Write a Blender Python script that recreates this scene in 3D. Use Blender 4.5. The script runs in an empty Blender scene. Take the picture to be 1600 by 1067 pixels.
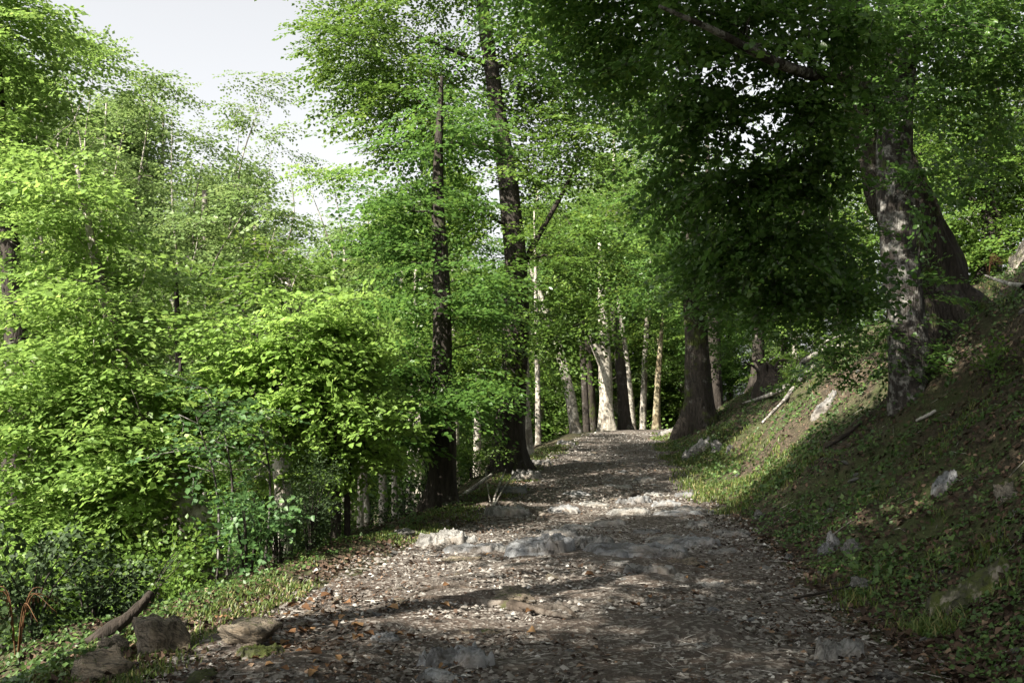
import bpy, math
import numpy as np
from mathutils import Vector, Matrix

# ------------------------------------------------------------------ camera, sky, sun, exposure
SC = bpy.context.scene
COL = SC.collection
W_PX, H_PX, F_PX, HORIZON = 1600.0, 1067.0, 1556.0, 650.0     # photograph's pixel frame
CAM_H = 1.5
PITCH = math.atan((HORIZON - H_PX / 2) / F_PX)
cam_data = bpy.data.cameras.new('camera')
cam = bpy.data.objects.new('camera', cam_data); COL.objects.link(cam)
cam_data.sensor_width = 36.0; cam_data.lens = 36.0 * F_PX / W_PX
cam_data.clip_start = 0.05; cam_data.clip_end = 3000
cam.location = (0, 0, CAM_H); cam.rotation_euler = (math.pi / 2 + PITCH, 0, 0)
SC.camera = cam

SUN_DIR = np.array([-0.57, -0.50, 0.65]); SUN_DIR /= np.linalg.norm(SUN_DIR)
SUN_EL = math.asin(SUN_DIR[2]); SUN_ROT = math.atan2(SUN_DIR[0], SUN_DIR[1])
world = bpy.data.worlds.new('World'); SC.world = world; world.use_nodes = True
wn = world.node_tree; wn.nodes.clear()
sky = wn.nodes.new('ShaderNodeTexSky'); sky.sky_type = 'NISHITA'; sky.sun_disc = False
sky.sun_elevation = SUN_EL; sky.sun_rotation = SUN_ROT
sky.air_density = 1.0; sky.dust_density = 4.0; sky.ozone_density = 1.0
hs = wn.nodes.new('ShaderNodeHueSaturation'); hs.inputs['Saturation'].default_value = 0.11
bg = wn.nodes.new('ShaderNodeBackground'); bg.inputs['Strength'].default_value = 0.07
wo = wn.nodes.new('ShaderNodeOutputWorld')
wn.links.new(sky.outputs[0], hs.inputs['Color']); wn.links.new(hs.outputs[0], bg.inputs['Color'])
wn.links.new(bg.outputs[0], wo.inputs['Surface'])
sun_data = bpy.data.lights.new('sun', 'SUN'); sun_data.energy = 5.0; sun_data.angle = math.radians(0.53)
sun_data.color = (1.0, 0.93, 0.80)
sun = bpy.data.objects.new('sun', sun_data); COL.objects.link(sun)
sun.rotation_euler = Vector(SUN_DIR).to_track_quat('Z', 'Y').to_euler(); sun.location = (-20, -5, 30)
SC.view_settings.view_transform = 'Standard'; SC.view_settings.look = 'None'
SC.view_settings.exposure = 2.1; SC.view_settings.gamma = 1.0
SC.view_settings.use_curve_mapping = False
SC.render.engine = 'CYCLES'
cy = SC.cycles
cy.max_bounces = 9; cy.diffuse_bounces = 7; cy.glossy_bounces = 2; cy.transmission_bounces = 4
cy.transparent_max_bounces = 4; cy.use_denoising = True
cy.sample_clamp_indirect = 6.0

# ------------------------------------------------------------------ helpers
RNG = np.random.default_rng(20240611)
def unit(v): return v / (np.linalg.norm(v, axis=-1, keepdims=True) + 1e-9)

def ray(u, v):
    x = (u - W_PX / 2) / F_PX; z = -(v - H_PX / 2) / F_PX
    c, s = math.cos(PITCH), math.sin(PITCH)
    return np.array([x, c - s * z, s + c * z])
def at(u, v, Y):
    d = ray(u, v); return np.array([0, 0, CAM_H]) + d * (Y / d[1])

def _hash(ix, iy, iz, seed):
    h = (ix * 374761393 + iy * 668265263 + iz * 2147483647 + seed * 1274126177) & 0xFFFFFFFF
    h = ((h ^ (h >> 13)) * 1274126177) & 0xFFFFFFFF
    h = h ^ (h >> 16)
    return (h & 0xFFFFFF) / float(0xFFFFFF) * 2 - 1
def vnoise(p, seed=0):
    p = np.asarray(p, float); i = np.floor(p).astype(np.int64); f = p - i; f = f * f * (3 - 2 * f)
    r = 0
    for dx in (0, 1):
        for dy in (0, 1):
            for dz in (0, 1):
                w = (f[..., 0] if dx else 1 - f[..., 0]) * (f[..., 1] if dy else 1 - f[..., 1]) * (f[..., 2] if dz else 1 - f[..., 2])
                r = r + w * _hash(i[..., 0] + dx, i[..., 1] + dy, i[..., 2] + dz, seed)
    return r
def fbm(p, octaves=4, seed=0):
    p = np.asarray(p, float); r = 0; a = 1.0
    for o in range(octaves):
        r = r + a * vnoise(p * (2.03 ** o), seed + o * 17); a *= 0.5
    return r

def mesh(name, verts, faces, mat=None, smooth=False, attrs=None):
    """faces: int array (M,K), or a list of such arrays with different K."""
    if not isinstance(faces, (list, tuple)): faces = [faces]
    me = bpy.data.meshes.new(name)
    verts = np.ascontiguousarray(verts, np.float32)
    me.vertices.add(len(verts)); me.vertices.foreach_set('co', verts.ravel())
    idx = np.concatenate([np.asarray(f, np.int32).ravel() for f in faces])
    sizes = np.concatenate([np.full(len(f), np.asarray(f).shape[1], np.int32) for f in faces])
    starts = np.concatenate([[0], np.cumsum(sizes)[:-1]]).astype(np.int32)
    me.loops.add(len(idx)); me.loops.foreach_set('vertex_index', idx)
    me.polygons.add(len(sizes)); me.polygons.foreach_set('loop_start', starts)
    if smooth: me.polygons.foreach_set('use_smooth', np.ones(len(sizes), bool))
    if attrs:
        for k, a in attrs.items():
            at_ = me.attributes.new(k, 'FLOAT', 'POINT'); at_.data.foreach_set('value', np.ascontiguousarray(a, np.float32))
    me.update(calc_edges=True)
    if mat: me.materials.append(mat)
    return me
def obj(name, data, parent=None, loc=None, label=None, cat=None, group=None, kind=None):
    o = bpy.data.objects.new(name, data); COL.objects.link(o)
    if parent is not None: o.parent = parent
    if loc is not None: o.location = loc
    if label: o['label'] = label
    if cat: o['category'] = cat
    if group: o['group'] = group
    if kind: o['kind'] = kind
    return o

class Soup:
    """collects vertex and face arrays of one mesh"""
    def __init__(s): s.v = []; s.f = {}; s.n = 0; s.t = []
    def add(s, v, f, tint=None):
        v = np.asarray(v, float).reshape(-1, 3); f = np.asarray(f, np.int64)
        s.f.setdefault(f.shape[1], []).append(f + s.n); s.v.append(v); s.n += len(v)
        s.t.append(np.full(len(v), 0.5) if tint is None else np.broadcast_to(tint, (len(v),)))
    def mesh(s, name, mat, smooth=False):
        return mesh(name, np.concatenate(s.v), [np.concatenate(a) for a in s.f.values()], mat, smooth, {'tint': np.concatenate(s.t)})

def resample(pts, n):
    """smooth curve through control points"""
    pts = np.asarray(pts, float); m = len(pts)
    if m < 3:
        t = np.linspace(0, 1, n)[:, None]; return pts[0] * (1 - t) + pts[-1] * t
    P = np.vstack([2 * pts[0] - pts[1], pts, 2 * pts[-1] - pts[-2]])
    t = np.linspace(0, m - 1 - 1e-6, n); i = t.astype(int); f = (t - i)[:, None]
    p0, p1, p2, p3 = P[i], P[i + 1], P[i + 2], P[i + 3]
    return 0.5 * (2 * p1 + (p2 - p0) * f + (2 * p0 - 5 * p1 + 4 * p2 - p3) * f ** 2 + (3 * p1 - p0 - 3 * p2 + p3) * f ** 3)
def frames(c):
    T = unit(np.gradient(c, axis=0)); n = len(c); N = np.zeros_like(c)
    a = np.array([1.0, 0, 0]) if abs(T[0][0]) < 0.8 else np.array([0, 1.0, 0])
    N[0] = unit(np.cross(T[0], np.cross(a, T[0])))
    for k in range(1, n):
        v = N[k - 1] - T[k] * np.dot(N[k - 1], T[k]); N[k] = unit(v)
    return T, N, np.cross(T, N)
def tube(c, r, sides=6, cap=True, mod=None):
    c = np.asarray(c, float); n = len(c); T, N, B = frames(c)
    a = np.linspace(0, 2 * math.pi, sides, endpoint=False)
    rr = np.asarray(r, float)[:, None] * np.ones((1, sides))
    if mod is not None: rr = rr * mod(c, a)
    v = c[:, None] + rr[..., None] * (N[:, None] * np.cos(a)[None, :, None] + B[:, None] * np.sin(a)[None, :, None])
    i = np.arange(n - 1)[:, None] * sides; j = np.arange(sides)[None]; j2 = (j + 1) % sides
    f = np.stack([i + j, i + j2, i + sides + j2, i + sides + j], -1).reshape(-1, 4)
    v = v.reshape(-1, 3)
    if cap:
        v = np.vstack([v, c[-1] + T[-1] * r[-1] * 0.5]); k = len(v) - 1; b = (n - 1) * sides
        f = np.vstack([f, np.stack([b + j[0], b + j2[0], np.full(sides, k), np.full(sides, k)], -1)])
        tri = f[-sides:, :3]; f = f[:-sides]
        return v, f, tri
    return v, f, np.zeros((0, 3), int)
def add_tube(s, c, r, sides=6, mod=None, tint=None):
    v, f, t = tube(c, r, sides, True, mod); n0 = s.n
    s.add(v, f, tint)
    if len(t): s.f.setdefault(3, []).append(t + n0)

# ------------------------------------------------------------------ materials
class NT:
    def __init__(s, name):
        s.m = bpy.data.materials.new(name); s.m.use_nodes = True; s.t = s.m.node_tree; s.t.nodes.clear()
        s.out = s.t.nodes.new('ShaderNodeOutputMaterial'); s.coord = None
    def n(s, typ, **kw):
        nd = s.t.nodes.new('ShaderNode' + typ)
        for k, v in kw.items():
            if k.startswith('i_'):
                k = k[2:]; key = int(k) if k.isdigit() else k.replace('_', ' ')
                if hasattr(v, 'is_output'): s.t.links.new(v, nd.inputs[key])
                else: nd.inputs[key].default_value = v
            else: setattr(nd, k, v)
        return nd
    def L(s, a, b): s.t.links.new(a, b)
    def pos(s, scale=(1, 1, 1), kind='Object'):
        if s.coord is None: s.coord = s.n('TexCoord')
        mp = s.n('Mapping'); mp.inputs['Scale'].default_value = scale
        s.L(s.coord.outputs[kind], mp.inputs['Vector']); return mp.outputs[0]
    def noise(s, vec, scale, detail=4, rough=0.6):
        return s.n('TexNoise', i_Vector=vec, i_Scale=scale, i_Detail=detail, i_Roughness=rough).outputs['Fac']
    def ramp(s, fac, stops):
        r = s.n('ValToRGB'); s.L(fac, r.inputs[0]); el = r.color_ramp.elements
        while len(el) < len(stops): el.new(0.5)
        for e, (p, c) in zip(el, stops):
            e.position = p; e.color = (*c, 1) if len(c) == 3 else c
        return r.outputs[0]
    def mix(s, fac, a, b):
        m = s.n('Mix', data_type='RGBA')
        for sock, v in ((m.inputs[0], fac), (m.inputs[6], a), (m.inputs[7], b)):
            if hasattr(v, 'is_output'): s.L(v, sock)
            else: sock.default_value = (*v, 1) if isinstance(v, tuple) else v
        return m.outputs[2]
    def bump(s, h, strength=0.5, dist=0.02, normal=None):
        b = s.n('Bump'); b.inputs['Strength'].default_value = strength; b.inputs['Distance'].default_value = dist
        s.L(h, b.inputs['Height'])
        if normal is not None: s.L(normal, b.inputs['Normal'])
        return b.outputs[0]
    def principled(s, color, rough=0.85, normal=None, spec=0.3):
        p = s.n('BsdfPrincipled'); p.inputs['Roughness'].default_value = rough; p.inputs['Specular IOR Level'].default_value = spec
        if hasattr(color, 'is_output'): s.L(color, p.inputs['Base Color'])
        else: p.inputs['Base Color'].default_value = (*color, 1)
        if normal is not None: s.L(normal, p.inputs['Normal'])
        return p
    def done(s, shader): s.L(shader.outputs[0], s.out.inputs[0]); return s.m

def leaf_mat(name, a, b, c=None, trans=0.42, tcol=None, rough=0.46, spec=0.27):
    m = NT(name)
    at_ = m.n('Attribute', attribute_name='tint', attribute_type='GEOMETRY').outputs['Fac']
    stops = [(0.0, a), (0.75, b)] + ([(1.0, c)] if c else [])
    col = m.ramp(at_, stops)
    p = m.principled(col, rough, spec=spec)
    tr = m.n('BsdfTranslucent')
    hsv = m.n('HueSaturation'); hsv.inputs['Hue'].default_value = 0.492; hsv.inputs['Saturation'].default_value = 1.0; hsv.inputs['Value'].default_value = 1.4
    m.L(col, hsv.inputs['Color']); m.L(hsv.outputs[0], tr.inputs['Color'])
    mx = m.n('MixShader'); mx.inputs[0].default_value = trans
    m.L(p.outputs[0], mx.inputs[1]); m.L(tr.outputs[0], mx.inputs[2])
    return m.done(mx)

def bark_mat(name, dark, mid, pale, pale_amt=0.5, moss=0.0, ridge=1.0, patch=1.0):
    m = NT(name); v = m.pos((1, 1, 0.22)); v1 = m.pos()
    n1 = m.noise(v, 16, 6, 0.65); n2 = m.noise(v1, 2.2 * patch, 7, 0.68); n3 = m.noise(v1, 8 * patch, 6, 0.68)
    vor = m.n('TexVoronoi', i_Vector=v, i_Scale=22.0); vor.feature = 'DISTANCE_TO_EDGE'
    base = m.mix(m.ramp(n1, [(0.3, (0, 0, 0)), (0.7, (1, 1, 1))]), dark, mid)
    lic = m.ramp(n2, [(0.62 - 0.3 * pale_amt, (0, 0, 0)), (0.70 - 0.3 * pale_amt, (1, 1, 1))])
    lic2 = m.mix(m.ramp(n3, [(0.35, (0, 0, 0)), (0.55, (1, 1, 1))]), (0, 0, 0), lic)
    col = m.mix(lic2, base, pale)
    if moss > 0:
        n4 = m.noise(v1, 1.7, 6, 0.7)
        col = m.mix(m.ramp(n4, [(0.66 - 0.35 * moss, (0, 0, 0)), (0.76 - 0.35 * moss, (1, 1, 1))]), col, (0.045, 0.06, 0.012))
    h = m.mix(0.5, n1, vor.outputs['Distance'])
    return m.done(m.principled(col, 0.9, m.bump(h, 0.9 * ridge, 0.05), 0.15))

M = {}
# foliage (base colours 0.02 to 0.14)
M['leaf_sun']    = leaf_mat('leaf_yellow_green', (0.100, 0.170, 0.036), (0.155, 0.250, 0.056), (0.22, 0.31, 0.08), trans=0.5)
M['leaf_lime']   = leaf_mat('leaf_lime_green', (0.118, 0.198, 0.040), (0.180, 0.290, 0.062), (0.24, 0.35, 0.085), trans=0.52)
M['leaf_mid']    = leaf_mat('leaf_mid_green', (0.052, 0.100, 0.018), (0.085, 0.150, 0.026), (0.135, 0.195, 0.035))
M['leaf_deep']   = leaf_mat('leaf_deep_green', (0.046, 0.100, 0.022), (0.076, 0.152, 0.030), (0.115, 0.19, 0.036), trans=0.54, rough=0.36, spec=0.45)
M['leaf_fine']   = leaf_mat('leaf_olive_green', (0.085, 0.140, 0.040), (0.130, 0.195, 0.060), (0.18, 0.24, 0.08))
M['leaf_teal']   = leaf_mat('leaf_blue_green', (0.038, 0.085, 0.028), (0.062, 0.125, 0.038), (0.09, 0.155, 0.045), trans=0.35)
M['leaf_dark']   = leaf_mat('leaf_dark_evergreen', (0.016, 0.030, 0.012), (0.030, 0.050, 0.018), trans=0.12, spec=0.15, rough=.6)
M['leaf_dead']   = leaf_mat('leaf_dead', (0.05, 0.026, 0.014), (0.115, 0.062, 0.03), (0.18, 0.11, 0.055), trans=0.1, rough=0.8, spec=0.1)
M['leaf_litter'] = leaf_mat('leaf_litter', (0.026, 0.018, 0.013), (0.075, 0.048, 0.033), (0.18, 0.125, 0.085), trans=0.05, rough=0.8, spec=0.15)
M['grass']       = leaf_mat('grass_blades', (0.045, 0.075, 0.016), (0.085, 0.12, 0.026), (0.2, 0.17, 0.07), trans=0.3, rough=0.5)
M['herb']        = leaf_mat('herb_leaves', (0.030, 0.062, 0.017), (0.058, 0.105, 0.026), (0.09, 0.14, 0.035), trans=0.3)
M['moss']        = leaf_mat('moss_green', (0.05, 0.065, 0.012), (0.10, 0.115, 0.02), trans=0.1, rough=0.9, spec=0.1)
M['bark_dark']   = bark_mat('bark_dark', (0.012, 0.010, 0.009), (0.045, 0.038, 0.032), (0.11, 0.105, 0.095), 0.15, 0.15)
M['bark_grey']   = bark_mat('bark_grey', (0.06, 0.052, 0.043), (0.17, 0.15, 0.125), (0.33, 0.31, 0.27), 0.6, 0.1)
M['bark_pale']   = bark_mat('bark_pale', (0.07, 0.06, 0.048), (0.2, 0.175, 0.145), (0.36, 0.335, 0.29), 0.75, 0.12)
M['bark_lichen'] = bark_mat('bark_lichen', (0.014, 0.012, 0.011), (0.055, 0.048, 0.042), (0.19, 0.183, 0.17), 0.45, 0.15, 1.2, 2.4)
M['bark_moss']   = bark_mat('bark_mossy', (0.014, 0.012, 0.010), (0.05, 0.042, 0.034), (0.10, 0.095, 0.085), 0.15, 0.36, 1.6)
M['bark_warm']   = bark_mat('bark_warm', (0.06, 0.048, 0.03), (0.17, 0.135, 0.085), (0.28, 0.245, 0.17), 0.6, 0.3)
M['wood_dead']   = bark_mat('wood_dead_grey', (0.05, 0.043, 0.037), (0.16, 0.145, 0.13), (0.36, 0.34, 0.31), 0.6, 0.0)
M['wood_dark']   = bark_mat('wood_dead_dark', (0.012, 0.010, 0.008), (0.04, 0.032, 0.026), (0.09, 0.08, 0.07), 0.2, 0.0)
M['root']        = bark_mat('root_wood', (0.025, 0.019, 0.015), (0.07, 0.056, 0.045), (0.12, 0.105, 0.09), 0.35, 0.05)

def rock_mat(name, a, b, moss=0.0):
    m = NT(name); v = m.pos(); oi = m.n('ObjectInfo')
    n1 = m.noise(v, 3.0, 8, 0.7); n2 = m.noise(v, 14, 6, 0.7); n3 = m.noise(v, 1.6, 4, 0.6)
    col = m.mix(m.ramp(n1, [(0.32, (0, 0, 0)), (0.68, (1, 1, 1))]), a, b)
    col = m.mix(m.ramp(n2, [(0.55, (0, 0, 0)), (0.62, (0.55, 0.55, 0.55))]), col, (0.06, 0.055, 0.05))
    col = m.mix(m.ramp(n3, [(0.52, (0, 0, 0)), (0.7, (0.6, 0.6, 0.6))]), col, (0.16, 0.115, 0.075))
    hv = m.n('HueSaturation'); m.L(col, hv.inputs['Color'])
    mr = m.n('MapRange', i_Value=oi.outputs['Random']); mr.inputs['To Min'].default_value = 0.7; mr.inputs['To Max'].default_value = 1.15
    m.L(mr.outputs[0], hv.inputs['Value']); col = hv.outputs[0]
    if moss > 0:
        g = m.n('NewGeometry'); sx = m.n('SeparateXYZ', i_0=g.outputs['Normal'])
        n4 = m.noise(v, 4.0, 6, 0.7)
        mm = m.n('Math', operation='MULTIPLY_ADD', i_0=sx.outputs['Z'], i_1=0.35, i_2=n4)
        col = m.mix(m.ramp(mm.outputs[0], [(0.92 - 0.4 * moss, (0, 0, 0)), (1.0 - 0.4 * moss, (1, 1, 1))]), col, (0.046, 0.056, 0.014))
    vw = m.n('TexVoronoi', i_Vector=m.mix(0.12, v, m.n('TexNoise', i_Vector=v, i_Scale=4.0).outputs['Color']), i_Scale=5.0); vw.feature = 'DISTANCE_TO_EDGE'
    crack = m.ramp(vw.outputs['Distance'], [(0.0, (0, 0, 0)), (0.06, (1, 1, 1))]); st = m.noise(m.pos((2.2, 15, 7)), 1.0, 5, 0.65); fine = m.noise(v, 42, 4, 0.7)
    col = m.mix(m.ramp(st, [(0.40, (0.75, 0.75, 0.75)), (0.52, (0, 0, 0))]), col, (0.035, 0.031, 0.027))
    h = m.mix(0.12, m.mix(0.45, m.mix(0.5, n1, n2), m.mix(0.35, st, fine)), crack)
    return m.done(m.principled(col, 0.9, m.bump(h, 1.0, 0.06), 0.2))
M['rock']      = rock_mat('limestone_grey', (0.095, 0.093, 0.089), (0.27, 0.264, 0.253))
M['rock_blue'] = rock_mat('limestone_blue_grey', (0.085, 0.088, 0.093), (0.25, 0.255, 0.262))
M['rock_tan']  = rock_mat('limestone_tan', (0.11, 0.09, 0.068), (0.26, 0.22, 0.168), 0.15)
M['rock_moss'] = rock_mat('limestone_mossy', (0.14, 0.12, 0.095), (0.32, 0.29, 0.24), 0.75)
m = NT('gravel_stone')
at_ = m.n('Attribute', attribute_name='tint', attribute_type='GEOMETRY').outputs['Fac']
M['gravel'] = m.done(m.principled(m.ramp(at_, [(0, (0.05, 0.042, 0.036)), (0.5, (0.13, 0.118, 0.105)), (0.85, (0.26, 0.247, 0.23)), (1, (0.46, 0.45, 0.43))]), 0.85))
# ground: dark forest soil with litter; path: trodden earth and grit
def soil_mat(name, c0, c1, c2, c3, fine=1.0, green=None):
    m = NT(name); v = m.pos()
    n1 = m.noise(v, 0.9, 6, 0.65); n2 = m.noise(v, 9 * fine, 6, 0.7); n3 = m.noise(v, 45 * fine, 4, 0.7)
    vo = m.n('TexVoronoi', i_Vector=v, i_Scale=26.0 * fine); vo.inputs['Randomness'].default_value = 1.0
    col = m.mix(m.ramp(n2, [(0.3, (0, 0, 0)), (0.7, (1, 1, 1))]), c0, c1)
    col = m.mix(m.ramp(n1, [(0.4, (0, 0, 0)), (0.65, (0.8, 0.8, 0.8))]), col, c2)
    sp = m.n('SeparateColor', i_0=vo.outputs['Color'])
    col = m.mix(m.ramp(sp.outputs[0], [(0.70, (0, 0, 0)), (0.78, (0.75, 0.75, 0.75))]), col, c3)
    if green:
        n5 = m.noise(v, 0.55, 7, 0.75)
        col = m.mix(m.ramp(n5, [(0.43, (0, 0, 0)), (0.58, (0.65, 0.65, 0.65))]), col, green)
    h = m.mix(0.45, n2, n3); h = m.mix(0.35, h, vo.outputs['Distance'])
    return m.done(m.principled(col, 0.92, m.bump(h, 1.0, 0.04), 0.15))
M['ground'] = soil_mat('forest_floor', (0.018, 0.014, 0.010), (0.045, 0.035, 0.025), (0.036, 0.031, 0.02), (0.08, 0.06, 0.042), 1.0, (0.035, 0.05, 0.014))
M['path']   = soil_mat('path_earth', (0.034, 0.028, 0.024), (0.078, 0.066, 0.057), (0.055, 0.041, 0.033), (0.17, 0.155, 0.14), 1.3)

# ------------------------------------------------------------------ terrain
_Y  = np.array([-40, -10, 0, 5.6, 7.3, 9.7, 13, 18, 23, 31, 38, 42, 46, 52, 60, 80, 400])
_LE = np.array([-2.6, -2.4, -2.4, -2.4, -2.3, -1.9, -1.15, -0.1, 0.35, 1.5, 2.6, 3.4, 5.0, 8.6, 13.5, 26, 240])
_RE = np.array([2.4, 2.4, 2.4, 2.5, 2.65, 2.85, 3.1, 3.5, 4.0, 4.75, 5.6, 6.4, 8.0, 11.6, 16.5, 29, 245])
_PY = np.array([-60, 0, 12, 18, 23, 31, 38, 44, 52, 62, 85, 400])
_PZ = np.array([-0.6, 0, 0.0, 0.07, 0.2, 0.5, 0.74, 0.86, 0.8, 0.5, -0.3, 4])
_yd = np.linspace(-60, 400, 4601)
def _smooth(y, z, w):
    a = np.interp(_yd, y, z); k = np.hanning(w + 2)[1:-1]; k /= k.sum()
    return np.convolve(np.pad(a, w // 2, mode='edge'), k, 'valid')[:len(_yd)]
_LD, _RD, _PD = _smooth(_Y, _LE, 41), _smooth(_Y, _RE, 41), _smooth(_PY, _PZ, 61)
def ledge(y): return np.interp(y, _yd, _LD)
def redge(y): return np.interp(y, _yd, _RD)
def pathz(y): return np.interp(y, _yd, _PD)
def soft(t, k): return np.where(t > 0, t * t / (t + k), 0)      # eases a slope in
def H0(x, y):
    x = np.asarray(x, float); y = np.asarray(y, float)
    l, r = ledge(y), redge(y)
    tr = x - r; tl = l - x - 0.35
    up = 0.80 * soft(tr, 0.75) * (1 - 0.26 * np.clip((y - 20) / 16, 0, 1))
    up = np.where(up > 3, 3 + (up - 3) * 0.58, up); up = np.where(up > 26, 26 + (up - 26) * 0.2, up)
    dn = 0.62 * soft(tl, 0.8)
    dn = np.where(dn > 5, 5 + (dn - 5) * 0.35, dn); dn = np.where(dn > 9, 9 + (dn - 9) * 0.05, dn)
    far = np.clip((np.hypot(x, y) - 75) / 200, 0, 1.5)
    z = pathz(y) + up - dn + far * 9
    p = np.stack([x, y, 0 * x], -1)
    off = np.clip(np.maximum(tr, tl) / 1.2, 0, 1)
    z = z + off * (0.27 * fbm(p * 0.45, 3, 3) + 0.11 * fbm(p * 1.7, 3, 9) + 0.03 * fbm(p * 5.1, 2, 19)) + (0.035 * fbm(p * 0.8, 3, 5) + 0.014 * fbm(p * 3.1, 2, 7))
    return z
def onpath(x, y):
    return (x > ledge(y)) & (x < redge(y))
def axis(fine, step, reach, n):
    a = np.arange(fine[0], fine[1] + 1e-6, step); g = np.geomspace(step, reach, n)
    lo = fine[0] - np.cumsum(g); hi = fine[1] + np.cumsum(g)
    return np.concatenate([lo[::-1], a, hi])
gx = axis((-8, 14), 0.16, 90, 36); gy = axis((2, 34), 0.19, 90, 36)
X, Y_ = np.meshgrid(gx, gy)
Z = H0(X, Y_)
inside = np.clip(np.minimum(X - ledge(Y_), redge(Y_) - X) / 0.5, 0, 1)
Z = Z - 0.07 * inside                                    # the trodden path lies over this part
def grid_faces(ny, nx):
    i = np.arange(ny - 1)[:, None] * nx + np.arange(nx - 1)[None]
    return np.stack([i, i + 1, i + nx + 1, i + nx], -1).reshape(-1, 4)
obj('ground', mesh('ground', np.stack([X, Y_, Z], -1).reshape(-1, 3), grid_faces(len(gy), len(gx)), M['ground'], True), kind='structure')
py = np.concatenate([np.arange(-8, 2, 0.4), np.arange(2, 24, 0.085), np.arange(24, 70, 0.35)])
pu = np.linspace(-0.09, 1.09, 64)
PYY, PU = np.meshgrid(py, pu, indexing='ij')
PX = ledge(PYY) + (redge(PYY) - ledge(PYY)) * PU
edge = np.minimum(PU, 1 - PU)
pp = np.stack([PX, PYY, 0 * PX], -1)
PZ = H0(PX, PYY) + 0.022 * fbm(pp * 1.5, 3, 31) + 0.014 * fbm(pp * 6, 3, 33) - 0.12 * np.clip((0.05 + 0.05 * fbm(pp * 1.3, 3, 41) - edge) / 0.1, 0, 1)
PZ = PZ - np.where((PU < -0.08) | (PU > 1.08), 0.15, 0)
obj('path', mesh('path', np.stack([PX, PYY, PZ], -1).reshape(-1, 3), grid_faces(len(py), len(pu)), M['path'], True), kind='structure')
def H(x, y): return H0(x, y)
def hit(u, v):
    """where the ray through a pixel meets the ground (or passes it closest, where it clears the crest)"""
    d = ray(u, v); t = np.linspace(3, 60, 5000); P = np.array([0, 0, CAM_H]) + t[:, None] * d; gap = P[:, 2] - H(P[:, 0], P[:, 1])
    k = np.argmax(gap < 0) if (gap[P[:, 1] < 44] < 0).any() else np.argmin(np.where((P[:, 1] > 12) & (P[:, 1] < 38), gap, 99))
    q = P[k].copy(); q[2] = H(q[0], q[1]); return q

# ------------------------------------------------------------------ foliage: leaf shapes and boughs
LEAF2 = (np.array([[0, 0, 0], [0.42, 0.36, 0.07], [1, 0, -0.06], [0.42, -0.36, 0.07]]), np.array([[0, 2, 1], [0, 3, 2]]))
LEAF4 = (np.array([[0, 0, 0], [0.28, 0.40, 0.08], [0.68, 0.29, 0.05], [1, 0, -0.12], [0.68, -0.29, 0.05], [0.28, -0.40, 0.08]]),
         np.array([[0, 2, 1], [0, 3, 2], [0, 5, 4], [0, 4, 3]]))
LONG2 = (np.array([[0, 0, 0], [0.45, 0.15, 0.03], [1, 0, -0.08], [0.45, -0.15, 0.03]]), np.array([[0, 2, 1], [0, 3, 2]]))
def leaf_frames(n, heading, tilt, rng):
    """rotation matrices: x along heading (n,3), z roughly up with random tilt"""
    x = unit(heading + rng.normal(0, 0.16, (n, 3)))
    z = unit(np.array([0, 0, 1.0]) + rng.normal(0, tilt, (n, 3)))
    y = unit(np.cross(z, x)); z = np.cross(x, y)
    return np.stack([x, y, z], -1)
def make_bough(L, leaf, rng, tilt=0.33, shape=LEAF2, wide=0.5, dens=1.0, droop=0.16):
    """flat fan of side twigs with alternating leaves; returns verts, faces, tint and twig polylines"""
    P, D = [], []; tw = []
    sp = leaf * 0.92 / dens
    xs = np.arange(0.10 * L, L, sp * 1.45)
    side = 1
    def spine(s): return np.stack([s, 0.04 * L * np.sin(s / L * 5), -droop * s ** 2 / L], -1)
    for x in xs:
        side = -side
        f = x / L; ln = L * wide * (1.05 - f) * (0.55 + 0.45 * min(1, f * 4)) * rng.uniform(0.7, 1.25) + leaf * 0.4
        ang = side * rng.uniform(0.7, 1.1); b = spine(x)
        d = np.array([math.cos(ang), math.sin(ang), rng.normal(0.02, 0.12)])
        s = np.arange(leaf * 0.3, ln, sp); k = len(s)
        if k:
            q = b + d * s[:, None]; q[:, 2] -= 0.12 * s ** 2 / max(ln, 0.1) ; P.append(q)
            alt = np.where(np.arange(k) % 2, 0.75, -0.75)
            D.append(np.stack([math.cos(ang) * np.cos(alt) - math.sin(ang) * np.sin(alt), math.sin(ang) * np.cos(alt) + math.cos(ang) * np.sin(alt), np.full(k, -0.15)], -1))
        tw.append((b, b + d * ln * 0.9))
    q = spine(np.arange(0.3 * L, L, sp)); k = len(q); P.append(q)
    alt = np.where(np.arange(k) % 2, 0.7, -0.7); D.append(np.stack([np.cos(alt), np.sin(alt), np.full(k, -0.2)], -1))
    P = np.concatenate(P); D = np.concatenate(D); n = len(P)
    P = P + rng.normal(0, leaf * 0.22, P.shape)
    R = leaf_frames(n, D, tilt, rng)
    sc = leaf * rng.uniform(0.65, 1.2, n)
    sv, sf = shape
    V = P[:, None] + np.einsum('nij,kj->nki', R, sv) * sc[:, None, None]
    F = (np.arange(n)[:, None, None] * len(sv) + sf[None]).reshape(-1, 3)
    T = np.repeat(rng.uniform(0, 1, n), len(sv))
    return dict(v=V.reshape(-1, 3), f=F, t=T, L=L, spine=spine(np.linspace(0, L * 0.9, 5)), tw=tw, nl=n)
_BOUGH = {}
def boughs(L, leaf, shape='2', **kw):
    key = (L, leaf, shape, tuple(sorted(kw.items())))
    if key not in _BOUGH:
        r = np.random.default_rng(int(L * 1000 + leaf * 7000))
        _BOUGH[key] = [make_bough(L, leaf, r, shape={'2': LEAF2, '4': LEAF4, 'l': LONG2}[shape], **kw) for _ in range(6)]
    return _BOUGH[key]
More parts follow.
